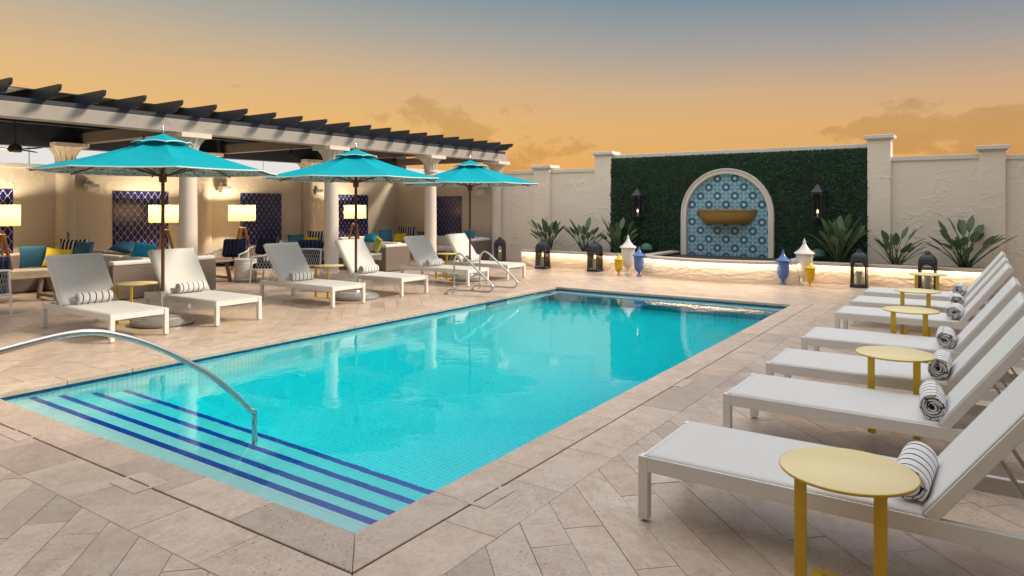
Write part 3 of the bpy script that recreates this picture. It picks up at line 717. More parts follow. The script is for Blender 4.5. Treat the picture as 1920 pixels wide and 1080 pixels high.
def tile_panel(center, w, z0, z1, axis, label):
    r = thing('tile_panel', label, 'tile panel', (center[0], center[1], z0), group='navy tile panels in the lounge')
    if axis == 'y': f = lambda u, d_, z: (center[0] + d_, center[1] + u, z)
    else: f = lambda u, d_, z: (center[0] + u, center[1] - d_, z)
    MB().prism([(-w / 2, z0), (w / 2, z0), (w / 2, z1), (-w / 2, z1)], lambda u, z: f(u, .001, z), lambda u, z: f(u, .012, z)).build('grout_bed', 'grout', r)
    m = MB(); e = .012
    for a in ((-w / 2 - e, -w / 2, z0 - e, z1 + e), (w / 2, w / 2 + e, z0 - e, z1 + e), (-w / 2, w / 2, z1, z1 + e), (-w / 2, w / 2, z0 - e, z0)):
        m.prism([(a[0], a[2]), (a[1], a[2]), (a[1], a[3]), (a[0], a[3])], lambda u, z: f(u, .001, z), lambda u, z: f(u, .02, z))
    m.build('border', 'tile_ink', r)
    key = 'arab' + axis
    g0 = lambda u, d_, z: (d_, u, z) if axis == 'y' else (u, -d_, z)
    if key not in fm: fm[key] = MB().prism(ARAB, lambda u, z: g0(u, .010, z), lambda u, z: g0(u, .020, z)).mesh('arabesque_tile', 'tile_ink')
    for j in range(-1, int((z1 - z0) / (AH / 2)) + 3):
        for i in range(-6, 7):
            cu = i * AW + (j % 2) * AW / 2; cz = z0 + j * AH / 2
            q = [(u + cu, z + cz) for u, z in ARAB]
            c_ = clip_rect(q, -w / 2 + .003, w / 2 - .003, z0 + .003, z1 - .003)
            if len(c_) < 3 or area(c_) < .0004: continue
            l = f(cu, 0, cz); l = (l[0] - center[0], l[1] - center[1], l[2] - z0)
            tilt = (hr.uniform(-.012, .012), hr.uniform(-.012, .012), hr.uniform(-.012, .012))
            if abs(area(c_) - area(q)) < 1e-7: put('arabesque_tile', fm[key], r, l, tilt)
            else: put('arabesque_tile', MB().prism([(u - cu, z - cz) for u, z in c_], lambda u, z: g0(u, .010, z), lambda u, z: g0(u, .020, z)).mesh('arabesque_tile', 'tile_ink'), r, l)
for yc, lab in ((5.48, 'navy arabesque tile panel behind the lamp at the left frame edge'), (8.83, 'navy arabesque tile panel behind the nearest umbrella pole'),
                (12.2, 'navy arabesque tile panel behind the rope armchairs'), (15.62, 'navy arabesque tile panel beside the column, behind the second umbrella pole')):
    tile_panel((XL, yc), 1.31, .62, 2.03, 'y', lab)
tile_panel((-14.65, YW - .022), 1.31, .62, 2.0, 'x', 'navy arabesque tile panel on the end wall beyond the farthest umbrella')

# ------------------------------------------------------------------ pergola
pg = thing('pergola', 'stucco pergola with round columns and dark overhanging rafters', 'pergola', (-14.5, 9, 0))
XC, ZB0, ZB1 = -12.5, 3.065, 3.305
def column(x, y, parent, r=.165, mat='column_stone'):
    m = MB(); m.lathe([(r * 1.12, .16), (r * 1.05, .22), (r, .26), (r, 1.4), (r * .93, 2.60)], 28, (x, y))
    c = m.build('column', mat, parent, smooth=True)
    m = MB(); m.box(x - r * 1.5, x + r * 1.5, y - r * 1.5, y + r * 1.5, 0.001, .10); m.lathe([(r * 1.45, .10), (r * 1.5, .13), (r * 1.35, .165), (r * 1.15, .18)], 28, (x, y))
    m.build('base', mat, c, world=True)
    m = MB(); m.lathe([(r * .95, 2.595), (r * 1.12, 2.61), (r * 1.12, 2.64), (r * .96, 2.66), (r * .96, 2.74), (r * 1.02, 2.78), (r * 1.2, 2.87), (r * 1.55, 2.95), (r * 1.72, 2.98)], 28, (x, y))
    m.box(x - r * 1.82, x + r * 1.82, y - r * 1.82, y + r * 1.82, 2.975, 3.064)
    for k in range(14):
        a = 2 * pi * k / 14; m.tube([(x + r * .98 * cos(a), y + r * .98 * sin(a), 2.67), (x + r * 1.0 * cos(a), y + r * 1.0 * sin(a), 2.78), (x + r * 1.24 * cos(a), y + r * 1.24 * sin(a), 2.88), (x + r * 1.66 * cos(a), y + r * 1.66 * sin(a), 2.965)], .022, 6)
    m.build('capital', mat, c, smooth=True)
CY_ = [.45, 3.96, 7.46, 10.97, 14.47, 17.60]
for y in CY_: column(XC, y, pg)
for y in (3.72, 7.13, 10.42, 13.80): column(XL + .06, y, pg, .19, 'stucco_lounge')
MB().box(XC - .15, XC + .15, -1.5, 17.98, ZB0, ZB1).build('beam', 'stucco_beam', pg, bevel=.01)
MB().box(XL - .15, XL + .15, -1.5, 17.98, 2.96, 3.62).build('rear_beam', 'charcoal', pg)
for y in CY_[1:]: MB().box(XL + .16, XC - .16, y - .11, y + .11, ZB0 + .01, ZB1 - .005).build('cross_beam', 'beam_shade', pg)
for xx in (XC + .06, XC - .16, -14.0, -15.4): MB().box(xx - .045, xx + .045, -1.5, 17.93, ZB1 + .004, ZB1 + .085).build('purlin', 'charcoal', pg)
zr0, zr1 = ZB1 + .088, ZB1 + .285; xt = -11.86
prof = [(-17.2, zr0), (xt - .30, zr0), (xt - .235, zr0 + .005), (xt - .215, zr0 + .025), (xt - .19, zr0 + .03), (xt - .165, zr0 + .06), (xt - .115, zr0 + .088), (xt - .06, zr0 + .095), (xt - .02, zr0 + .115), (xt, zr0 + .155), (xt + .004, zr1), (-17.2, zr1)]
rm = MB().prism(prof, lambda x, z: (x + 14.5, -.022, z), lambda x, z: (x + 14.5, .022, z)).mesh('rafter', 'charcoal')
yy = 17.55
for k in range(28): put('rafter', rm, pg, (0, yy - .6615 * k - 9, 0))
MB().box(-17.2, XC - .35, -1.5, 17.6, zr1 + .004, zr1 + .02).build('roof_panel', 'charcoal', pg)
# pale neighbouring building seen between wall and pergola, with a small tree beside it
nb = thing('neighbouring_building', 'pale panelled building showing between lounge wall and pergola roof', 'building', (-27, 14, -7))
for k in range(9): MB().box(-30, -26, -8 + k * 4.5, -8 + k * 4.5 + 4.47, -7, 3.75).build('facade_panel', 'pale_panel', nb)
def leaf_cloud(m, c, rad, n, s0, s1, rg):
    for i in range(n):
        while True:
            p = Vector((rg.uniform(-1, 1), rg.uniform(-1, 1), rg.uniform(-1, 1)))
            if p.length < 1: break
        p = Vector((p.x * rad[0], p.y * rad[1], p.z * rad[2])) + Vector(c); s_ = rg.uniform(s0, s1)
        u = Vector((rg.gauss(0, 1), rg.gauss(0, 1), rg.gauss(0, 1))).normalized(); v = u.cross(Vector((rg.gauss(0, 1), rg.gauss(0, 1), rg.gauss(0, 1)))).normalized()
        m.add([p - u * s_, p + v * s_ * .5, p + u * s_, p - v * s_ * .5], [(0, 1, 2, 3)])
tx = on_y(915, 21.5)
tr = thing('tree', 'small dark tree beyond the wall at the pergola end', 'tree', (tx, 21.5, -7)); rg = random.Random(4); m = MB()
for i in range(16): leaf_cloud(m, (tx + rg.uniform(-1.0, .5), 21.5 + rg.uniform(-.6, .6), 2.7 + rg.uniform(-.5, .45)), (.28, .28, .2), 45, .04, .09, rg)
m.build('crown', 'tree_leaf', tr)
MB().tube([(tx - .2, 21.5, -7), (tx - .25, 21.5, -1), (tx - .3, 21.5, 2.7)], [.14, .10, .03], 8).build('trunk', 'bark', tr, smooth=True)
# ceiling fan
def fan(x, y, z):
    r = thing('ceiling_fan', 'dark brown ceiling fan hanging under the pergola roof', 'ceiling fan', (x, y, z)); m = MB()
    m.tube([(x, y, z + .1), (x, y, ZB1)], .02, 8).build('rod', 'fan_brown', r); MB().lathe([(.02, z - .05), (.09, z - .04), (.12, z), (.10, z + .07), (.03, z + .12)], 20, (x, y)).build('motor', 'fan_brown', r, smooth=True)
    for k in range(3):
        a = 2 * pi * k / 3 + 2.3; u = Vector((cos(a), sin(a), 0)); v = Vector((-sin(a), cos(a), .25)); c = Vector((x, y, z + .01)); m = MB()
        pts = [(.1, .03), (.25, .07), (.6, .075), (.72, .03), (.72, -.02), (.6, -.06), (.25, -.05), (.1, -.03)]
        m.prism(pts, lambda p, q: c + u * p + v * q, lambda p, q: c + u * p + v * q + Vector((0, 0, .012))).build('blade', 'fan_brown', r)
fan(-14.7, 5.42, 2.72)
for i, (x, y, lab) in enumerate(((-13.6, 7.2, 'black ceiling spotlight above the nearest umbrella'), (-13.6, 10.7, 'black ceiling spotlight between the first two umbrellas'), (-13.6, 14.2, 'black ceiling spotlight left of the third capital'))):
    r = thing('spotlight', lab, 'spotlight', (x, y, 2.95), group='black spotlights under the pergola'); MB().tube([(x, y, 3.08), (x, y, 2.98)], .015, 8).build('stem', 'black', r); MB().tube([(x, y, 2.99), (x + .05, y - .06, 2.88)], .045, 12).build('head', 'black', r, smooth=True)
for i, (x, y, z, rz, lab) in enumerate(((XL + .02, 7.62, 2.12, 0, 'small white wall speaker left of the first tile panel bay'), (XL + .02, 10.95, 2.14, 0, 'small white wall speaker behind the column beside the lit lamp'), (XL + .02, 14.05, 2.12, 0, 'small white wall speaker just left of the second visible column'), (-13.05, YW - .03, 2.12, -pi / 2, 'small grey wall speaker under the farthest umbrella'))):
    r = thing('wall_speaker', lab, 'speaker', (x, y, z), rz, group='speakers on the lounge walls')
    put('bracket', MB().box(0, .10, -.05, .05, .05, .18).mesh('bracket', 'speaker_white'), r)
    mm = MB(); mm.prism([(.06, -.09), (.24, -.11), (.28, -.02), (.24, .075), (.06, .075)], lambda p, q: (p, -.14, q), lambda p, q: (p, .14, q)); put('cabinet', mm.mesh('cabinet', 'speaker_white'), r, bevel=.015, seg=3)

# unseen block, added to keep sky and sun off the near deck and right loungers
hb = thing('unseen_shade_block', 'unseen block added on the near side to shade the pool deck', 'building', (-4, -3.6, 0))
MB().box(-22, 16, -14, -3.6, -7, 12).build('wall', 'shade_block_stone', hb)
MB().box(2.6, 9, 8.4, 19, -7, 5.4).build('shade_wing', 'shade_block_stone', hb); MB().box(2.6, 9, -3.6, 8.4, -7, 14).build('shade_tower', 'shade_block_stone', hb)  # wing and tower added for the shade they cast over the deck
for k in range(9):
    for j in range(3): f_ = MB().box(-20 + k * 4, -18 + k * 4, -3.6, -3.57, 1 + j * 3.4, 3.1 + j * 3.4).build('window', 'charcoal', hb)
# ------------------------------------------------------------------ loungers (foot at x=0, head towards +x, width along y)
LW = .74
def make_lounger():
    r = thing('sun_lounger', 'x', 'lounger', (0, 0, 0)); w = LW / 2
    for s_ in (-1, 1):
        put('side_rail', MB().box(.055, 1.93, s_ * w - (.02 if s_ > 0 else -.02) - .02, s_ * w - (.02 if s_ > 0 else -.02) + .02, .27, .35).mesh('side_rail', 'powder_white'), r, bevel=.004)
        for x0 in (0, 1.875):
            lg = put('leg', MB().box(x0, x0 + .055, s_ * w - (.055 if s_ > 0 else 0), s_ * w + (.055 if s_ < 0 else 0), .012, .35 if x0 == 0 else .268).mesh('leg', 'powder_white'), r, bevel=.004)
            put('glide', MB().lathe([(.014, 0), (.014, .012)], 10, (x0 + .0275, s_ * (w - .0275))).mesh('glide', 'steel'), lg)
    m = MB(); n = 8
    put('foot_bar', MB().box(.008, .045, -w + .056, w - .056, .275, .345).mesh('foot_bar', 'powder_white'), r, bevel=.004)
    put('head_bar', MB().box(1.885, 1.92, -w + .042, w - .042, .28, .345).mesh('head_bar', 'powder_white'), r, bevel=.004)
    put('cross_bar', MB().box(1.31, 1.345, -w + .042, w - .042, .272, .30).mesh('cross_bar', 'powder_white'), r, bevel=.004)
    # stretched sling seat, slightly sagging across
    nx, ny = 20, 10; m = MB()
    for i in range(nx + 1):
        for j in range(ny + 1):
            x = .03 + 1.32 * i / nx; t = j / ny * 2 - 1; sag = .010 * (1 - t * t) * min(1, sin(pi * i / nx) * 2.2)
            m.v.append((x, t * (w - .012), .3535 - sag))
    for i in range(nx):
        for j in range(ny): a = i * (ny + 1) + j; m.f.append((a, a + ny + 1, a + ny + 2, a + 1))
    sb = put('seat_sling', m.mesh('seat_sling', 'sling', True), r); so_ = sb.modifiers.new('t', 'SOLIDIFY'); so_.thickness = .004
    # hanging sling end under the foot bar
    m = MB(); 
    for i in range(7):
        for j in range(9):
            t = j / 8 * 2 - 1; m.v.append((.05 + .30 * i / 6, t * (w - .06), .27 - .018 * (1 - t * t) - .004 * i / 6))
    for i in range(6):
        for j in range(8): a = i * 9 + j; m.f.append((a, a + 9, a + 10, a + 1))
    sb = put('sling_fold', m.mesh('sling_fold', 'sling', True), r); so_ = sb.modifiers.new('t', 'SOLIDIFY'); so_.thickness = .003
    # raised back: rails, sling, stays
    an = R(54); hx, hz_, L = 1.35, .345, .80; ux, uz = cos(an), sin(an)
    for s_ in (-1, 1):
        y = s_ * (w - .022)
        put('back_rail', MB().bar((hx, y, hz_ - .0), (hx + ux * L, y, hz_ + uz * L), .04, .055, (-uz, 0, ux)).mesh('back_rail', 'powder_white'), r, bevel=.005)
    put('back_top_bar', MB().bar((hx + ux * (L - .02), -w + .044, hz_ + uz * (L - .02)), (hx + ux * (L - .02), w - .044, hz_ + uz * (L - .02)), .04, .03, (-uz, 0, ux)).mesh('back_top_bar', 'powder_white'), r, bevel=.004)
    m = MB(); nx = 12
    for i in range(nx + 1):
        for j in range(ny + 1):
            q = L * i / nx; t = j / ny * 2 - 1; sag = .012 * (1 - t * t) * sin(pi * i / nx); o_ = .0295 - sag
            m.v.append((hx + ux * q - uz * o_, t * (w - .012), hz_ + uz * q + ux * o_))
    for i in range(nx):
        for j in range(ny): a = i * (ny + 1) + j; m.f.append((a, a + 1, a + ny + 2, a + ny + 1))
    sb = put('back_sling', m.mesh('back_sling', 'sling', True), r); so_ = sb.modifiers.new('t', 'SOLIDIFY'); so_.thickness = .004
    for s_ in (-1, 1):
        for dy in (.075, .13):
            y = s_ * (w - dy); st = MB().tube([(hx + ux * .40, y, hz_ + uz * .40 - .02), (1.80, y, .30)], .006, 8).mesh('back_stay', 'steel', True); put('back_stay', st, r)
    put('stay_bar', MB().tube([(hx + ux * .40, -w + .05, hz_ + uz * .40 - .025), (hx + ux * .40, w - .05, hz_ + uz * .40 - .025)], .009, 8).mesh('stay_bar', 'steel', True), r)
    return r
def make_towel():
    r = thing('rolled_towel', 'x', 'towel', (0, 0, 0)); n = 120; turns = 4.1; R0, R1 = .012, .078; HL = .215
    m = MB(); rt = random.Random(2); P = []
    for i in range(n + 1):
        t = i / n; a = t * turns * 2 * pi; rr = R0 + (R1 - R0) * t + .0022 * sin(a * 1.7 + 1) + .0014 * sin(a * 3.1)
        P.append((rr * cos(a) * 1.03, rr * sin(a) * .98))
    th = .0125
    nl = 13
    for k in range(nl):
        x = -HL + 2 * HL * k / (nl - 1); bul = 1 + .03 * sin(k * 1.9) + .02 * sin(k * 4.4); er = .0 if 0 < k < nl - 1 else -.0015
        for i, (u, v) in enumerate(P):
            l = hypot(u, v) or 1; o_ = th / 2 + er
            sk = .006 * sin(i * .35 + 1.3) if k in (0, nl - 1) else 0
            m.v.append((x + sk, u * bul * (1 + o_ / l), v * bul * (1 + o_ / l)))
        for i, (u, v) in enumerate(P):
            l = hypot(u, v) or 1; o_ = -th / 2 - er
            sk = .006 * sin(i * .35 + 1.3) if k in (0, nl - 1) else 0
            m.v.append((x + sk, u * bul * (1 + o_ / l), v * bul * (1 + o_ / l)))
    W_ = n + 1; S_ = 2 * W_
    for k in range(nl - 1):
        for i in range(n):
            a = k * S_ + i; m.f.append((a, a + 1, a + S_ + 1, a + S_)); a += W_; m.f.append((a, a + S_, a + S_ + 1, a + 1))
        a = k * S_ + n; m.f.append((a, a + W_, a + W_ + S_, a + S_)); a = k * S_; m.f.append((a, a + S_, a + S_ + W_, a + W_))
    ends = len(m.f)
    for k in (0, nl - 1):
        for i in range(n): a = k * S_ + i; m.f.append((a, a + W_, a + W_ + 1, a + 1))
    me = m.mesh('roll', ['towel', 'towel_edge'], True, 50)
    for p in me.polygons:
        if all(abs(abs(me.vertices[v].co.x) - HL) < .008 for v in p.vertices): p.material_index = 1
    put('roll', me, r)
    return r
LNG = make_lounger(); TWL = make_towel()
first_l = first_t = True
def lounger(x, yc, rz, label, grp, tlabel, tw):
    global first_l, first_t
    if first_l: o = LNG; o.location = (x, yc, 0); o.rotation_euler = (0, 0, rz); o['label'] = label; first_l = False
    else: o = dup(LNG, label, (x, yc, 0), rz)
    o['group'] = grp
    d_ = 1.35 - .085 + tw[0]; px = x + cos(rz) * d_ - sin(rz) * tw[1]; py = yc + sin(rz) * d_ + cos(rz) * tw[1]
    if first_t: t = TWL; t.location = (px, py, .434); t['label'] = tlabel; first_t = False
    else: t = dup(TWL, tlabel, (px, py, .434))
    t.rotation_euler = (tw[2], 0, pi / 2 + (0 if cos(rz) > 0 else pi) + tw[3]); t['group'] = 'rolled striped towels on the loungers'
    return o
rr = random.Random(8)
left = [(4.655, 'white lounger nearest the lounge table at far left, umbrella shade on its back', 'rolled striped towel on the leftmost lounger'),
        (6.08, 'white lounger directly right of the nearest umbrella pole', 'rolled striped towel beside the nearest umbrella pole'),
        (8.18, 'white lounger in front of the rope armchairs, left of the second umbrella', 'rolled striped towel on the lounger before the rope armchairs'),
        (9.83, 'white lounger behind the second umbrella pole', 'rolled striped towel right of the second umbrella pole'),
        (11.83, 'white lounger just left of the pool grab rails', 'rolled striped towel on the lounger left of the grab rails'),
        (13.29, 'white lounger behind the pool grab rails, farthest on that side', 'rolled striped towel seen through the grab rails')]
for y, lab, tl in left:
    lounger(-8.87, y, pi + rr.uniform(-.012, .012), lab, 'loungers on the pergola side of the pool', tl, (rr.uniform(-.01, .01), rr.uniform(-.03, .03), rr.uniform(0, 6), rr.uniform(-.05, .05)))
rightl = [(3.48, 'largest white lounger at the lower right, nearest the camera', 'large rolled towel partly behind the nearest yellow table'),
          (4.97, 'second white lounger from the camera on the right', 'rolled striped towel on the second lounger from the camera'),
          (6.15, 'third white lounger from the camera on the right', 'rolled towel touching the rim of the second yellow table'),
          (7.55, 'fourth white lounger from the camera, a round table shadow on its seat', 'rolled towel with dark spiral on the fourth lounger'),
          (9.52, 'fifth white lounger from the camera on the right', 'rolled towel on the fifth lounger from the camera on the right'),
          (10.78, 'sixth white lounger on the right, second from the lit planter', 'rolled towel on the sixth lounger, second from the lit planter'),
          (12.10, 'white lounger on the right nearest the lit planter', 'smallest rolled towel, on the lounger nearest the lit planter')]
for y, lab, tl in rightl:
    lounger(-1.535, y + LW / 2, rr.uniform(-.01, .01), lab, 'loungers on the right side of the pool', tl, (rr.uniform(-.01, .01), -LW / 2 + .11 + .215 + rr.uniform(-.02, .02), rr.uniform(0, 6), rr.uniform(-.07, .07)))

# ------------------------------------------------------------------ yellow side tables
def make_table():
    r = thing('side_table', 'x', 'table', (0, 0, 0)); H_ = .575
    tp = put('table_top', MB().lathe([(.262, H_ - .014), (.270, H_ - .010), (.270, H_ - .003), (.266, H_)], 56, (0, 0)).mesh('table_top', 'yellow_top_sheen', True, 40), r)
    put('rim', MB().lathe([(.2702, H_ - .0135), (.2725, H_ - .010), (.2725, H_ - .0045), (.2702, H_ - .002)], 56, (0, 0), False, False).mesh('rim', 'yellow_metal', True), tp)
    for s_ in (-1, 1):
        put('leg', MB().prism([(-.205, .0), (-.205, H_ - .0145), (-.190, H_ - .0145), (-.190, .012), (.16, .012), (.16, 0)], lambda y, z: (s_ * .148 - .024, y, z), lambda y, z: (s_ * .148 + .024, y, z)).mesh('leg', 'yellow_metal'), r, bevel=.003)
        put('top_arm', MB().box(s_ * .148 - .024, s_ * .148 + .024, -.19, .15, H_ - .026, H_ - .0145).mesh('top_arm', 'yellow_metal'), r)
    put('base_bar', MB().box(-.172, .172, .161, .20, 0, .012).mesh('base_bar', 'yellow_metal'), r, bevel=.002)
    return r
TB = make_table(); TB['group'] = 'round yellow side tables'
tabs = [(-.475, 3.26, 0, 'large pale yellow table in the foreground at the lower right'), (-.545, 6.02, .05, 'yellow table between the second and third right loungers'),
        (-.63, 8.62, 0, 'yellow table between the fourth and fifth right loungers'), (-.70, 10.62, -.05, 'yellow table in front of the sixth right lounger'), (-.73, 13.28, 0, 'small yellow table before the rightmost lantern'),
        (-10.16, 5.28, .15, 'yellow table between the two nearest loungers on the pergola side'), (-10.15, 8.86, .1, 'yellow table beside the column, behind the second umbrella base'), (-10.40, 12.60, .1, 'yellow table just left of the grab rails')]
for i, (x, y, rz, lab) in enumerate(tabs):
    if i == 0: TB.location = (x, y, 0); TB['label'] = lab; TB.rotation_euler = (0, 0, rz)
    else: dup(TB, lab, (x, y, 0), rz)

# ------------------------------------------------------------------ umbrellas
def make_umbrella():
    r = thing('umbrella', 'x', 'umbrella', (0, 0, 0)); r['group'] = 'turquoise umbrellas'
    ZE, ZT, RR = 2.19, 2.71, 1.60; n = 8
    put('pole', MB().tube([(0, 0, .38), (0, 0, 2.66)], .024, 14).mesh('pole', 'wood_pole', True), r)
    put('stem_sleeve', MB().lathe([(.035, .055), (.03, .07), (.030, .44), (.034, .44), (.034, .47), (.026, .475)], 16).mesh('stem_sleeve', 'steel', True), r)
    b_ = put('base', MB().lathe([(.40, 0), (.42, .02), (.415, .05), (.38, .082), (.30, .098), (.29, .11), (.17, .12), (.09, .125), (.075, .15), (.05, .155)], 48).mesh('base', 'base_grey', True), r)
    def rib_z(q): return ZT - .03 - (ZT - .03 - ZE) * q - .028 * sin(pi * q)
    # canopy panels: ribs straight, cloth dips a little between them
    nr, sub = 9, 6
    def surf(dz, name, mat, flip, r0=.06, r1=1.0, parent=None, zoff=0, sag=.05, scal=0):
        m = MB()
        for i in range(nr + 1):
            q = r0 + (r1 - r0) * i / nr
            for k in range(n * sub):
                j, t = divmod(k, sub); t /= sub
                a0, a1 = 2 * pi * j / n, 2 * pi * (j + 1) / n
                x = (cos(a0) * (1 - t) + cos(a1) * t) * RR * q; y = (sin(a0) * (1 - t) + sin(a1) * t) * RR * q
                dip = sag * 4 * t * (1 - t) * q * (1 - .9 * q) * 2
                m.v.append((x, y, rib_z(q) - dip + dz + zoff - (scal * 4 * t * (1 - t) * -1 if (scal and i == nr) else 0)))
        M_ = n * sub
        for i in range(nr):
            for k in range(M_): f = (i * M_ + k, i * M_ + (k + 1) % M_, (i + 1) * M_ + (k + 1) % M_, (i + 1) * M_ + k); m.f.append(f)
        me = m.mesh(name, mat, True, 25); return put(name, me, parent or r), m
    cn_, cm = surf(0, 'canopy', 'canopy', False)
    surf(-.012, 'lining', 'canopy_print', True, r1=.993, parent=r)
    M_ = n * sub; edge = [cm.v[nr * M_ + k] for k in range(M_)]
    put('trim', MB().tube([(x, y, z - .006) for x, y, z in edge], .011, 6, closed=True).mesh('trim', 'canopy_trim', True), cn_)
    vt, vm_ = surf(0, 'vent', 'canopy', False, r0=.0, r1=.25, parent=cn_, zoff=.055, sag=.02, scal=.028)
    e2 = [vm_.v[nr * M_ + k] for k in range(M_)]
    put('vent_trim', MB().tube([(x, y, z - .004) for x, y, z in e2], .008, 6, closed=True).mesh('vent_trim', 'canopy_trim', True), cn_)
    for j in range(n):
        a = 2 * pi * j / n; u = Vector((cos(a), sin(a), 0))
        rib = put('rib', MB().tube([u * (RR * q) + Vector((0, 0, rib_z(q) - .034)) for q in (.03, .2, .4, .6, .8, .985)], .011, 6).mesh('rib', 'wood_pole'), r)
        put('strut', MB().bar(u * .04 + Vector((0, 0, 2.12)), u * (RR * .5) + Vector((0, 0, rib_z(.5) - .045)), .015, .02).mesh('strut', 'wood_pole'), rib)
    put('hub', MB().lathe([(.03, 2.03), (.052, 2.04), (.052, 2.16), (.03, 2.17)], 16).mesh('hub', 'wood_pole', True), r)
    put('finial', MB().lathe([(.010, 2.70), (.010, 2.76), (.020, 2.77), (.020, 2.785), (.012, 2.80), (.016, 2.815), (.004, 2.845)], 14).mesh('finial', 'steel', True), r)
    return r
UM = make_umbrella()
for i, (x, y, rz, tl, lab) in enumerate(((-9.74, 5.43, .375, (.006, -.004), 'turquoise umbrella nearest the camera, largest canopy'), (-9.48, 8.90, .35, (-.004, .0), 'middle turquoise umbrella behind the second pair of loungers'), (-9.66, 12.55, .325, (.0, .006), 'farthest turquoise umbrella beside the grab rails'))):
    o = UM if i == 0 else dup(UM, lab, (x, y, 0))
    o.location = (x, y, 0); o['label'] = lab; o.rotation_euler = (0, 0, rz)

# ------------------------------------------------------------------ floor lamps
def make_lamp():
    r = thing('floor_lamp', 'x', 'lamp', (0, 0, 0)); r['group'] = 'lit tripod floor lamps'
    sh = MB(); sh.lathe([(.335, 1.30), (.335, 1.715)], 48, (0, 0), False, False)
    put('lamp_shade', sh.mesh('lamp_shade', 'lamp_shade', True), r)
    put('stem', MB().tube([(0, 0, 1.12), (0, 0, 1.42)], .012, 10).mesh('stem', 'steel', True), r)
    put('bulb', MB().lathe([(.015, 1.42), (.03, 1.46), (.034, 1.50), (.02, 1.54), (.004, 1.555)], 16).mesh('bulb', 'bulb', True), r)
    put('hub', MB().lathe([(.085, 1.09), (.09, 1.10), (.09, 1.13), (.08, 1.14)], 20).mesh('hub', 'wood_lamp', True), r)
    for k in range(3):
        a = 2 * pi * k / 3 + .5; u = Vector((cos(a), sin(a), 0))
        put('leg', MB().bar(u * .07 + Vector((0, 0, 1.12)), u * .34 + Vector((0, 0, .0)), .035, .065, u).mesh('leg', 'wood_lamp'), r, bevel=.006)
    return r
FL = make_lamp()
def lamp_light(o):
    l = bpy.data.lights.new('lamp_glow', 'POINT'); l.energy = LAMP_W; l.color = (1, .80, .53); l.shadow_soft_size = .05
    q = bpy.data.objects.new('lamp_glow', l); COL.objects.link(q); q.parent = o; q.location = (0, 0, 1.60)
LAMP_W = 75
lamps = [(-16.05, 5.66, 'lit tripod floor lamp cut by the left frame edge'), (-15.95, 8.93, 'lit tripod floor lamp behind the nearest umbrella pole'), (-15.95, 11.0, 'lit tripod floor lamp beside the navy armchairs'), (-16.0, 14.98, 'lit tripod floor lamp behind the second umbrella pole')]
lo_ = []
for i, (x, y, lab) in enumerate(lamps):
    o = FL if i == 0 else dup(FL, lab, (x, y, 0), .4 * i)
    o.location = (x, y, 0); o['label'] = lab; lo_.append(o)
for o in lo_: lamp_light(o)

# ------------------------------------------------------------------ sofas
def sofa(label, runs, loc):
    r = thing('sectional_sofa', label, 'sofa', loc, group='wicker sectional sofas')
    for (x0, x1, y0, y1, side, n, ends, mt) in runs:
        m = MB(); m.box(x0, x1, y0, y1, .02, .29)
        t = .10; bk = {'-x': (x0, x0 + t, y0, y1), '+x': (x1 - t, x1, y0, y1), '-y': (x0, x1, y0, y0 + t), '+y': (x0, x1, y1 - t, y1)}[side]
        m.box(bk[0] + .001, bk[1] - .001, bk[2] + .001, bk[3] - .001, .29, .60)
        m.build('wicker_base', 'wicker', r, bevel=.012)
        for e in ends:
            a = {'+x': (x1 - .14, x1 + .004, y0 - .004, y1 + .004), '-y': (x0 - .004, x1 + .004, y0 - .004, y0 + .14)}[e]
            MB().box(*a, .015, .61).build('arm', 'wicker', r, bevel=.012)
            MB().box(a[0] - .05, a[1] - .01, a[2] + .01, a[3] - .01, .612, .70).build('arm_cushion', 'cushion_white', r, bevel=.035, seg=3)
        alongx = side in ('-y', '+y'); L0, L1 = (x0, x1) if alongx else (y0, y1)
        if ends and ends[0] == '+x' and alongx: L1 -= .15
        for k in range(n):
            a, b_ = L0 + (L1 - L0) * k / n + .006, L0 + (L1 - L0) * (k + 1) / n - .006
            if alongx:
                ya, yb = (y0 + t, y1) if side == '-y' else (y0, y1 - t)
                s_ = (a, b_, ya - (0 if side == '-y' else .02), yb + (.02 if side == '-y' else 0)); c_ = (a, b_, ya + .005, ya + .20) if side == '-y' else (a, b_, yb - .20, yb - .005)
            else:
                xa, xb = (x0 + t, x1)
                s_ = (xa, xb + .02, a, b_); c_ = (xa + .005, xa + .20, a, b_)
            MB().box(*s_, .292, .43).build('seat_cushion', mt, r, bevel=.035, seg=3)
            MB().box(*c_, .425, .725).build('back_cushion', mt, r, bevel=.05, seg=3)
    return r
sofa('beige wicker sectional sofa at far left behind the coffee table', [(-16.45, -15.45, 2.4, 7.1, '-x', 5, [], 'cushion'), (-15.42, -12.75, 6.2, 7.1, '+y', 3, ['+x'], 'cushion')], (-14.5, 6.5, 0))
sofa('wicker sofa right of the first column, turned towards the drum table', [(-16.4, -12.75, 7.25, 8.2, '-y', 4, ['+x'], 'cushion')], (-14.5, 7.7, 0))
sofa('wicker sectional sofa behind the middle umbrella', [(-16.45, -15.45, 11.9, 13.7, '-x', 2, [], 'cushion_white'), (-15.42, -12.55, 12.8, 13.7, '+y', 3, ['+x'], 'cushion_white')], (-14.5, 13, 0))
sofa('wicker sectional sofa at the pergola end beside the lantern', [(-16.45, -15.45, 14.6, 17.5, '-x', 3, [], 'cushion_white'), (-15.42, -12.62, 16.5, 17.45, '+y', 3, ['+x'], 'cushion_white')], (-14.5, 16.5, 0))
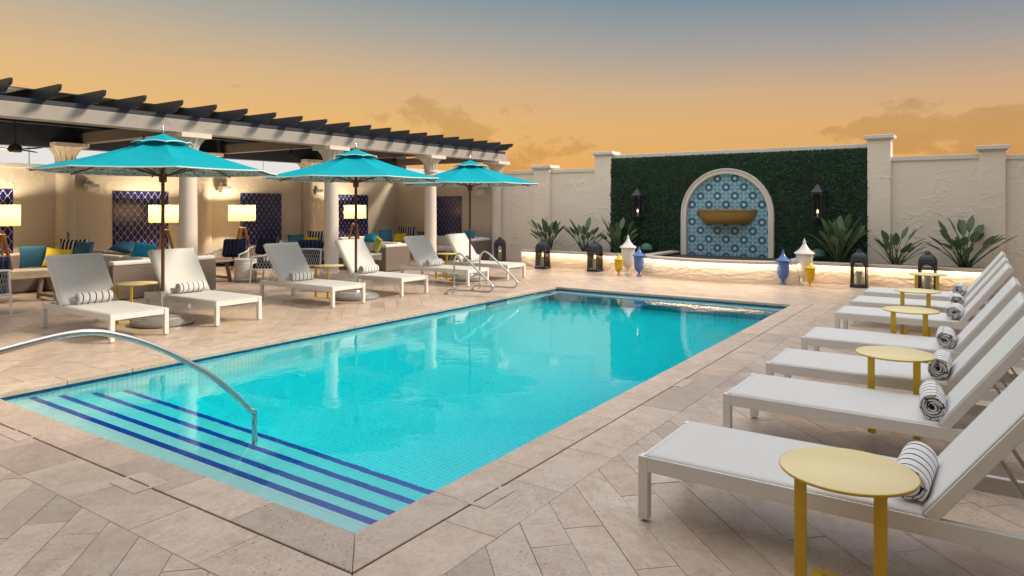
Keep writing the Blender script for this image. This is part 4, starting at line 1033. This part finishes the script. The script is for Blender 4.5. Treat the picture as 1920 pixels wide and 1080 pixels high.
def pillow_mesh(w, h, t, name, mat):
    n = 12; m = MB()
    for sgn in (1, -1):
        for i in range(n + 1):
            for j in range(n + 1):
                u, v = i / n * 2 - 1, j / n * 2 - 1
                th = max(0, (1 - u * u) * (1 - v * v)) ** .45; pinch = 1 - .07 * (1 - abs(v) ** 2) * abs(u) ** 4
                pv = 1 - .07 * (1 - abs(u) ** 2) * abs(v) ** 4
                m.v.append((u * w / 2 * pinch, sgn * t / 2 * th, v * h / 2 * pv))
    S_ = (n + 1) ** 2
    for s_ in range(2):
        for i in range(n):
            for j in range(n): a = s_ * S_ + i * (n + 1) + j; m.f.append((a, a + n + 1, a + n + 2, a + 1))
    me = m.mesh(name, mat, True, 80); bm = bmesh.new(); bm.from_mesh(me); bmesh.ops.remove_doubles(bm, verts=bm.verts, dist=1e-4); bmesh.ops.recalc_face_normals(bm, faces=bm.faces); bm.to_mesh(me); bm.free(); return me
def pillow(mat, w, h, loc, rot, label):
    o = put('pillow', pillow_mesh(w, h, .15, 'pillow', mat), None, loc, rot); tag(o, label, 'pillow', 'loose pillows on the sofas')
P_ = [('pillow_blue', .52, .46, (-15.95, 6.22, .66), (R(-14), 0, R(75)), 'blue pillow left of the yellow one on the left sofa'),
      ('pillow_yellow', .50, .40, (-15.62, 6.50, .63), (R(-16), .12, R(40)), 'yellow pillow on the left sofa'),
      ('pillow_blue', .60, .50, (-15.25, 6.82, .72), (R(-14), 0, R(8)), 'blue pillow right of the yellow one on the left sofa'),
      ('pillow_stripe', .60, .50, (-15.85, 6.90, .75), (R(-12), 0, R(35)), 'dark striped pillow in the corner of the left sofa'),
      ('pillow_teal', .46, .38, (-13.30, 7.02, .80), (R(-20), .15, R(25)), 'small teal pillow perched above the nearest yellow table'),
      ('pillow_blue', .60, .40, (-14.7, 7.42, .84), (R(-68), .1, R(20)), 'teal pillow lying flat on the sofa back under the tile panel'),
      ('pillow_blue', .46, .42, (-15.95, 12.72, .68), (R(-14), 0, R(60)), 'blue pillow left of the yellow one on the middle sofa'),
      ('pillow_yellow', .42, .32, (-15.62, 12.95, .65), (R(-12), 0, R(35)), 'yellow pillow on the middle sofa, left of the second column'),
      ('pillow_stripe', .60, .46, (-15.75, 13.30, .75), (R(-10), 0, R(30)), 'dark striped pillow in the corner of the middle sofa'),
      ('pillow_blue', .40, .42, (-15.25, 13.38, .68), (R(-12), 0, R(5)), 'blue pillow tucked against the second column on the middle sofa'),
      ('pillow_green', .46, .42, (-13.35, 13.30, .65), (R(-16), .2, R(-30)), 'green pillow on the sofa right of the middle umbrella pole'),
      ('pillow_blue', .48, .46, (-16.0, 16.30, .70), (R(-12), 0, R(65)), 'blue pillow left of the yellow one on the far sofa'),
      ('pillow_yellow', .42, .30, (-15.65, 16.62, .66), (R(-12), 0, R(35)), 'yellow pillow on the far sofa'),
      ('pillow_stripe', .60, .48, (-15.75, 17.05, .78), (R(-10), 0, R(25)), 'dark striped pillow in the corner of the far sofa'),
      ('pillow_blue', .44, .36, (-15.15, 17.12, .68), (R(-12), 0, R(5)), 'blue pillow right of the yellow one on the far sofa'),
      ('pillow_teal', .36, .26, (-13.75, 13.42, .82), (R(-30), 0, R(20)), 'small bright teal pillow on the middle sofa back'),
      ('pillow_teal', .42, .26, (-13.2, 17.12, .80), (R(-25), 0, R(5)), 'small teal pillow right of the farthest umbrella pole')]
for a in P_: pillow(*a)
# a dark potted succulent stalk behind the left sofa
r = thing('succulent_stalk', 'dark leafy succulent stalk rising behind the left sofa', 'plant', (-16.2, 7.0, .72)); sr = random.Random(6)
x, y = -16.2, 6.95
MB().tube([(x, y, .3), (x, y, .8), (x + .01, y, 1.12)], .012, 6).build('stem', 'leaf', r); m = MB()
for k in range(40):
    z = .78 + k * .0088; a = k * 2.4; u = Vector((cos(a), sin(a), .35)) * .055; v = Vector((-sin(a), cos(a), 0)) * .018; c = Vector((x, y, z)); m.add([c, c + u * .6 + v, c + u, c + u * .6 - v], [(0, 1, 2, 3)])
m.build('leaves', 'leaf', r)
MB().tube([(x + .16, y + .02, .3), (x + .16, y + .02, .92)], .01, 6).build('side_stem', 'leaf', r)
# ------------------------------------------------------------------ coffee tables, drum, rope chairs
def coffee(x, y, L, W_, label, rz):
    r = thing('coffee_table', label, 'table', (x, y, 0), rz, group='grey wood coffee tables')
    for k in range(4): put('plank', MB().box(-L / 2, L / 2, -W_ / 2 + W_ * k / 4 + .003, -W_ / 2 + W_ * (k + 1) / 4 - .003, .44, .485).mesh('plank', 'wood_grey'), r, bevel=.003)
    for sx_ in (-1, 1):
        for sy_ in (-1, 1): put('leg', MB().bar((sx_ * (L / 2 - .10), sy_ * (W_ / 2 - .16), .43), (sx_ * (L / 2 - .10), sy_ * (W_ / 2 - .02), 0), .06, .07, (0, 1, 0)).mesh('leg', 'wood_grey'), r, bevel=.004)
        put('cross_rail', MB().box(sx_ * (L / 2 - .10) - .03, sx_ * (L / 2 - .10) + .03, -W_ / 2 + .1, W_ / 2 - .1, .38, .44).mesh('cross_rail', 'wood_grey'), r)
        put('foot_rail', MB().box(sx_ * (L / 2 - .10) - .025, sx_ * (L / 2 - .10) + .025, -W_ / 2 + .05, W_ / 2 - .05, .05, .10).mesh('foot_rail', 'wood_grey'), r)
coffee(-14.0, 5.15, 1.25, .80, 'grey wood coffee table at far left beside the leftmost lounger', R(90))
coffee(-14.35, 8.85, 1.2, .75, 'grey wood coffee table beside the white drum table', R(90))
r = thing('drum_table', 'white ribbed ceramic drum table between the navy armchairs', 'side table', (-13.72, 9.55, 0)); prof = [(.20, 0)]
for k in range(11): z = .03 + k * .04; prof += [(.232 - .012 * (k < 1), z), (.245, z + .008), (.245, z + .026), (.232, z + .034)]
prof += [(.25, .475), (.255, .49), (.25, .50)]
put('drum', MB().lathe(prof, 40).mesh('drum', 'white_ceramic', True, 25), r)
def make_chair():
    r = thing('rope_armchair', 'x', 'armchair', (0, 0, 0)); r['group'] = 'white rope armchairs with navy cushions'
    top = [(-.37, .36, .57), (-.375, .1, .60), (-.36, -.2, .645), (-.27, -.37, .68), (-.1, -.42, .69), (.1, -.42, .69), (.27, -.37, .68), (.36, -.2, .645), (.375, .1, .60), (.37, .36, .57)]
    bot = [(x * .93, y * .93, .30) for x, y, z in top]
    put('top_rail', MB().tube(top, .019, 8).mesh('top_rail', 'powder_white', True), r); put('seat_frame', MB().tube(bot + [bot[0]], .019, 8).mesh('seat_frame', 'powder_white', True), r)
    put('seat_panel', MB().box(-.33, .33, -.33, .33, .285, .30).mesh('seat_panel', 'powder_white'), r)
    for (a, b_) in (((-.37, .36, .57), (-.35, .40, 0)), ((.37, .36, .57), (.35, .40, 0)), ((-.27, -.37, .68), (-.27, -.46, 0)), ((.27, -.37, .68), (.27, -.46, 0))):
        put('leg', MB().tube([a, b_], [.021, .015], 8).mesh('leg', 'powder_white', True), r)
    def at(P, t):
        n = len(P) - 1; k = min(int(t * n), n - 1); f = t * n - k; return Vector(P[k]).lerp(Vector(P[k + 1]), f)
    m = MB(); N_ = 34
    for k in range(N_):
        t0 = k / N_
        for s_ in (1, -1):
            t1 = t0 + s_ * 2.4 / N_
            if 0 <= t1 <= 1: m.tube([at(top, t0), at(bot, t1)], .0055, 4, False)
    put('rope_weave', m.mesh('rope_weave', 'rope'), r)
    put('seat_cushion', MB().box(-.32, .32, -.30, .37, .302, .43).mesh('seat_cushion', 'navy_cushion'), r, bevel=.045, seg=4)
    b_ = put('back_cushion', MB().box(-.30, .30, -.08, .07, -.20, .24).mesh('back_cushion', 'navy_cushion'), r, (0, -.29, .665), (R(14), 0, 0), bevel=.065, seg=4)
    return r
CH = make_chair()
for i, (x, y, rz, lab) in enumerate(((-13.0, 4.30, R(90), 'white rope armchair cut by the left frame edge'), (-14.6, 9.75, R(212), 'navy cushioned rope armchair left of the drum table, facing the camera side'),
                                     (-13.1, 9.85, R(122), 'rope armchair right of the drum table with navy seat showing'), (-14.8, 10.75, R(205), 'rope armchair mostly behind the third lounger back'), (-13.15, 11.05, R(30), 'rope armchair seen from behind left of the second column'))):
    o = CH if i == 0 else dup(CH, lab, (x, y, 0), rz)
    o.location = (x, y, 0); o.rotation_euler = (0, 0, rz); o['label'] = lab
# ------------------------------------------------------------------ candle lanterns
def arch_side(w, h, post, fn0, fn1, m):
    n = 10; r_ = w / 2 - post; zs = h - r_ - post * .9
    m.prism([(-w / 2, 0), (-w / 2 + post, 0), (-w / 2 + post, zs), (-w / 2, zs)], fn0, fn1); m.prism([(w / 2 - post, 0), (w / 2, 0), (w / 2, zs), (w / 2 - post, zs)], fn0, fn1)
    A = [(r_ * cos(pi * k / n), zs + r_ * sin(pi * k / n)) for k in range(n + 1)]
    for k in range(n):
        a, b_ = A[k], A[k + 1]
        def up(p):
            return (w / 2 if p[0] > 0 else -w / 2, p[1]) if abs(p[0]) > r_ * .72 else (p[0] / (r_ * .72) * w / 2, h)
        m.prism([a, up(a), up(b_), b_], fn0, fn1)
    m.prism([(-w / 2, zs + r_ * .69), (-w / 2, h), (-w / 2 + .0005, h), (-w / 2 + .0005, zs + r_ * .69)], fn0, fn1)
def make_lantern():
    r = thing('candle_lantern', 'x', 'lantern', (0, 0, 0)); r['group'] = 'dark candle lanterns on the deck'; w, h = .30, .56
    put('base', MB().box(-w / 2 - .012, w / 2 + .012, -w / 2 - .012, w / 2 + .012, 0, .055).mesh('base', 'lantern_metal'), r, bevel=.006)
    for k in range(4):
        a = k * pi / 2; m = MB()
        f = lambda d_: (lambda u, z: (cos(a) * u - sin(a) * d_, sin(a) * u + cos(a) * d_, z + .055))
        arch_side(w, h - .055, .032, f(-w / 2), f(-w / 2 + .014), m); s_ = put('side_frame', m.mesh('side_frame', 'lantern_metal'), r)
        g0 = f(-w / 2 + .006); g1 = f(-w / 2 + .009)
        put('pane', MB().prism([(-w / 2 + .034, .01), (w / 2 - .034, .01), (w / 2 - .034, h - .11), (-w / 2 + .034, h - .11)], g0, g1).mesh('pane', 'pane_glass'), s_)
    prof = [(w / 2 + .010, h), (w / 2 + .010, h + .02)] + [((w / 2 + .004) * cos(q) * .86 + .018, h + .02 + .155 * sin(q)) for q in [k * pi / 2 / 7 for k in range(8)]]
    rf = put('roof', MB().lathe([(p * sqrt(2) * (1 if i < 2 else .99), z) for i, (p, z) in enumerate(prof)], 4, a0=pi / 4).mesh('roof', 'lantern_metal'), r, bevel=.012, seg=3)
    put('collar', MB().lathe([(.055, h + .165), (.06, h + .18), (.05, h + .205), (.03, h + .21)], 16).mesh('collar', 'lantern_metal', True), rf)
    put('ring', MB().tube([(.045 * cos(2 * pi * k / 16), 0, h + .205 + .03 * sin(2 * pi * k / 16)) for k in range(16)], .007, 6, closed=True).mesh('ring', 'lantern_metal', True), rf)
    c = put('candle', MB().lathe([(.062, .057), (.062, .325), (.056, .335), (.03, .328)], 24).mesh('candle', 'candle', True), r)
    put('flame', MB().lathe([(.004, .33), (.011, .342), (.009, .36), (.001, .378)], 10).mesh('flame', 'flame', True), c)
    return r
LT = make_lantern()
for i, (x, y, s_, lab) in enumerate(((-9.80, 15.95, .98, 'dark candle lantern at the left end of the lit planter'), (-8.26, 16.02, .99, 'dark candle lantern just left of the left urn group'), (-12.02, 17.1, .95, 'dark candle lantern in the shade beside the pergola end column'),
                                     (-2.10, 16.0, 1.0, 'dark candle lantern right of the right urn group'), (-.88, 16.05, 1.0, 'dark candle lantern behind the farthest yellow table'))):
    o = LT if i == 0 else dup(LT, lab, (x, y, 0))
    o.location = (x, y, 0); o['label'] = lab; o.scale = (s_, s_, s_); o.rotation_euler = (0, 0, (.03, -.04, .3, .02, -.05)[i])
# ------------------------------------------------------------------ urns
UP = [(.095, 0), (.10, .012), (.085, .03), (.045, .055), (.036, .08), (.05, .095), (.036, .11), (.05, .135), (.105, .185), (.128, .25), (.134, .255), (.134, .28), (.145, .285), (.168, .60), (.168, .63),
      (.205, .645), (.208, .66), (.19, .685), (.13, .72), (.085, .77), (.055, .815), (.032, .86), (.024, .875), (.038, .89), (.038, .90), (.016, .912), (.024, .93), (.010, .945), (.007, .97), (.001, .975)]
def urn(x, y, h, wf, mat, label):
    r = thing('lidded_urn', label, 'urn', (x, y, 0), group='lidded urns flanking the fountain'); k = h / .975
    b_ = [(p * k * wf, z * k) for p, z in UP[:15]]; l = [(p * k * wf, z * k) for p, z in UP[14:]]
    put('body', MB().lathe(b_, 36).mesh('body', mat, True, 28), r); ld = put('lid', MB().lathe([(l[0][0] * .98, l[0][1] + .0005)] + l[1:9], 36).mesh('lid', mat, True, 28), r)
    put('finial', MB().lathe(l[8:], 20).mesh('finial', mat, True, 28), ld)
urn(-7.32, 15.45, .565, 1.05, 'urn_yellow', 'small yellow lidded urn left of the fountain'); urn(-7.24, 15.82, .985, 1.0, 'white_ceramic', 'tall white lidded urn left of the fountain'); urn(-6.82, 15.52, .735, 1.0, 'urn_blue', 'blue lidded urn left of the fountain')
urn(-3.53, 15.62, .765, 1.0, 'urn_blue', 'blue lidded urn right of the fountain'); urn(-3.15, 15.88, .995, 1.0, 'white_ceramic', 'tall white lidded urn right of the fountain'); urn(-2.99, 15.62, .565, 1.05, 'urn_yellow', 'small yellow lidded urn right of the fountain')
# ------------------------------------------------------------------ bird-of-paradise plants
def leaf_mesh(seed):
    rg = random.Random(seed); m = MB(); L = rg.uniform(.46, .62); bl = rg.uniform(.25, .33); wd = rg.uniform(.058, .078); bend = rg.uniform(.10, .30); fold = rg.uniform(.2, .5)
    def axis(t):      # t 0..1 along stem+blade, unit lengths; leaf leans to +x
        tot = L + bl; s_ = t * tot; return Vector((bend * (t ** 2.2) * tot, 0, s_ * (1 - .28 * bend * t)))
    ts = L / (L + bl)
    m.tube([axis(ts * k / 5) for k in range(6)] , [.012 - .006 * k / 5 for k in range(6)], 5)
    n = 9; b0 = len(m.v)
    for k in range(n + 1):
        t = k / n; p = axis(ts + (1 - ts) * t); w_ = wd * (sin(pi * min(1, t * .97 + .03)) ** .75) * (1 - .25 * t) if k < n else .001
        up = fold * w_; m.v += [(p.x - up * .4, p.y - w_, p.z + up * .35), tuple(p), (p.x - up * .4, p.y + w_, p.z + up * .35)]
    for k in range(n):
        a = b0 + k * 3; m.f += [(a, a + 1, a + 4, a + 3), (a + 1, a + 2, a + 5, a + 4)]
    me = bpy.data.meshes.new('leaf'); me.from_pydata(m.v, [], m.f); me.materials.append(MATS['leaf']); me.polygons.foreach_set('use_smooth', [True] * len(me.polygons)); return me
LM = [leaf_mesh(s_) for s_ in range(7)]
def plant(px, Y, h, n, spread, seed, label, flower=False):
    x = on_y(px, Y); z0 = ZPL - .076; r = thing('bird_of_paradise', label, 'plant', (x, Y, z0), group='leafy plants in the lit planters'); rg = random.Random(seed)
    for i in range(n):
        a = 2 * pi * i / n + rg.uniform(-.35, .35); lean = rg.uniform(.05, 1) ** .8 * spread; s_ = h / .80 * rg.uniform(.78, 1.08) * (1 - .12 * lean)
        put('leaf', LM[rg.randrange(7)], r, (rg.uniform(-.07, .07), rg.uniform(-.07, .07), 0), (0, lean, a), sc=(s_, s_ * 1.05, s_))
    if flower:
        a = Vector((rg.uniform(-.1, .1), -.15, h * .86)); m = MB(); m.tube([(0, 0, 0), tuple(a * .6), tuple(a)], .008, 5); put('flower_stem', m.mesh('flower_stem', 'leaf', True), r)
        m = MB()
        for k in range(5):
            d_ = Vector((.06 + .02 * k, rg.uniform(-.03, .03), .03 + .035 * k)); m.add([a, a + d_ * .5 + Vector((0, .012, 0)), a + d_, a + d_ * .5 - Vector((0, .012, 0))], [(0, 1, 2, 3)])
        put('flower', m.mesh('flower', 'flower'), r)
plant(1027, 16.85, 1.0, 27, .72, 1, 'leafy bird of paradise at the left end of the planter', True); plant(1095, 16.85, .98, 25, .8, 2, 'bird of paradise between the two left lanterns'); plant(1162, 16.95, 1.02, 25, .8, 3, 'bird of paradise before the green wall, behind the left white urn')
plant(1576, 16.95, 1.08, 28, .62, 4, 'bird of paradise with orange flower before the green wall', True); plant(1680, 16.85, .85, 28, .85, 5, 'short bird of paradise beside the tall right pillar'); plant(1808, 16.9, 1.12, 32, .8, 6, 'largest bird of paradise in front of the rightmost pillar')
# garden uplights in the bed
for px, lab in ((1212, 'green bell garden light left of the fountain'), (1533, 'green bell garden light right of the fountain')):
    x = on_y(px, 16.9); simple('verdigris', (.05, .13, .11), .6) if 'verdigris' not in MATS else None
    r = thing('garden_light', lab, 'garden light', (x, 16.9, ZPL - .08), group='bell garden lights'); MB().tube([(x, 16.9, ZPL - .08), (x, 16.9, ZPL + .16)], .018, 8).build('stem', 'verdigris', r); MB().lathe([(.16, ZPL + .10), (.15, ZPL + .17), (.10, ZPL + .23), (.02, ZPL + .26)], 20, (x, 16.9), False).build('hood', 'verdigris', r, smooth=True)
# ------------------------------------------------------------------ wall sconces
def sconce(px, py0, py1, label):
    Y = YW - .10; x = on_y(px, Y); z1, z0 = hz(px, py0, Y), hz(px, py1, Y); r = thing('wall_sconce', label, 'wall light', (x, Y, z0), group='dark wall lights on the green wall'); w = .26; h = (z1 - z0) * .80
    put('wall_plate', MB().box(.02, .16, .0, .04, h * .30, h * 1.25).mesh('wall_plate', 'lantern_metal'), r, bevel=.006); put('arm', MB().box(.03, .10, -.16, .0, h * 1.06, h * 1.12).mesh('arm', 'lantern_metal'), r)
    put('base', MB().box(-w / 2, w / 2, -.32, -.32 + w, 0, .03).mesh('base', 'lantern_metal'), r); yc = -.32 + w / 2
    for k in range(4):
        a = k * pi / 2; m = MB(); f = lambda d_: (lambda u, z: (cos(a) * u - sin(a) * d_, yc + sin(a) * u + cos(a) * d_, z + .03))
        arch_side(w, h - .03, .03, f(-w / 2), f(-w / 2 + .012), m); put('side_frame', m.mesh('side_frame', 'lantern_metal'), r)
    put('roof', MB().lathe([(w * .72, h), (w * .72, h + .015), (w * .5, h + .06), (w * .28, h + .13), (.05, h + .16), (.03, h + .2)], 4, (0, yc), a0=pi / 4).mesh('roof', 'lantern_metal'), r)
    put('glass_chimney', MB().lathe([(.052, .05), (.052, h * .72)], 20, (0, yc), False, False).mesh('glass_chimney', 'candle' if False else 'pane_glass', True), r)
    put('candle_sleeve', MB().lathe([(.018, .03), (.018, .12)], 12, (0, yc)).mesh('candle_sleeve', 'candle', True), r); put('bulb', MB().lathe([(.012, .12), (.026, .15), (.02, .18), (.003, .21)], 12, (0, yc)).mesh('bulb', 'bulb', True), r)
sconce(1201, 357, 406, 'dark wall lantern left of the arched fountain'); sconce(1536, 349, 409, 'dark wall lantern right of the arched fountain')
# ------------------------------------------------------------------ pool rails
def smooth_path(P, n=6):
    P = [Vector(p) for p in P]; out = []
    for i in range(len(P) - 1):
        p0, p1, p2_, p3 = P[max(i - 1, 0)], P[i], P[i + 1], P[min(i + 2, len(P) - 1)]
        for k in range(n):
            t = k / n; out.append(.5 * ((2 * p1) + (-p0 + p2_) * t + (2 * p0 - 5 * p1 + 4 * p2_ - p3) * t * t + (-p0 + 3 * p1 - 3 * p2_ + p3) * t ** 3))
    return out + [P[-1]]
X_ = -4.88
r = thing('stair_rail', 'large arched steel handrail over the pool steps', 'handrail', (X_, 2.2, 0))
MB().tube(smooth_path([(X_, .92, .0), (X_, .93, .35), (X_, 1.05, .62), (X_, 1.38, .76), (X_, 1.73, .825), (X_, 2.17, .868), (X_, 2.45, .795), (X_, 2.71, .664), (X_, 2.93, .52), (X_, 3.13, .366), (X_, 3.30, .20), (X_, 3.44, .045)], 6), .0215, 14).build('rail', 'steel', r, smooth=True)
MB().tube(smooth_path([(X_, 3.437, .05), (X_, 3.475, .03), (X_, 3.48, -.02), (X_, 3.48, -.25), (X_, 3.48, -.70)], 5), .0215, 14).build('post', 'steel', r, smooth=True)
MB().lathe([(.055, -.700), (.055, -.69), (.03, -.67)], 24, (X_, 3.48)).build('flange', 'steel', r, smooth=True); MB().lathe([(.055, .002), (.055, .012), (.03, .03)], 24, (X_, .92)).build('flange', 'steel', r, smooth=True)
def grab(y, label):
    r = thing('grab_rail', label, 'grab rail', (-8.4, y, 0), group='steel grab rails at the pool edge'); x0 = -8.52
    up = smooth_path([(x0, y, 0), (x0, y, .55), (x0 + .015, y, .68), (x0 + .08, y, .765), (x0 + .17, y, .765), (x0 + .28, y, .70), (x0 + .62, y, .455), (x0 + .93, y, .235), (x0 + .995, y, .155), (x0 + .99, y, .06), (x0 + .92, y, .0), (x0 + .82, y, -.02)], 6)
    MB().tube(up[:-1], .019, 12).build('upper_rail', 'steel', r, smooth=True)
    return r, x0
for i, (y0_, lab) in enumerate(((10.42, 'nearer steel grab rail at the pool edge'), (11.25, 'farther steel grab rail at the pool edge'))):
    x0 = -8.50; y = y0_; r = thing('grab_rail', lab, 'grab rail', (-8.4, y, 0), group='steel grab rails at the pool edge')
    P = [(x0, y + .12, 0), (x0, y + .12, .52), (x0 + .02, y + .115, .66), (x0 + .10, y + .11, .76), (x0 + .20, y + .10, .75), (x0 + .36, y + .09, .65), (x0 + .66, y + .06, .44), (x0 + .90, y + .04, .28), (x0 + .985, y + .03, .19), (x0 + .955, y + .02, .11), (x0 + .86, y + .01, .085), (x0 + .6, y, .085), (x0 + .30, y - .06, .085), (x0 + .12, y - .10, .085), (x0 + .03, y - .12, .06), (x0, y - .13, 0)]
    MB().tube(smooth_path(P, 6), .019, 12).build('rail', 'steel', r, smooth=True)
    for yy_ in (y + .12, y - .13): MB().lathe([(.05, .001), (.05, .008), (.025, .02)], 20, (x0, yy_)).build('flange', 'steel', r, smooth=True)
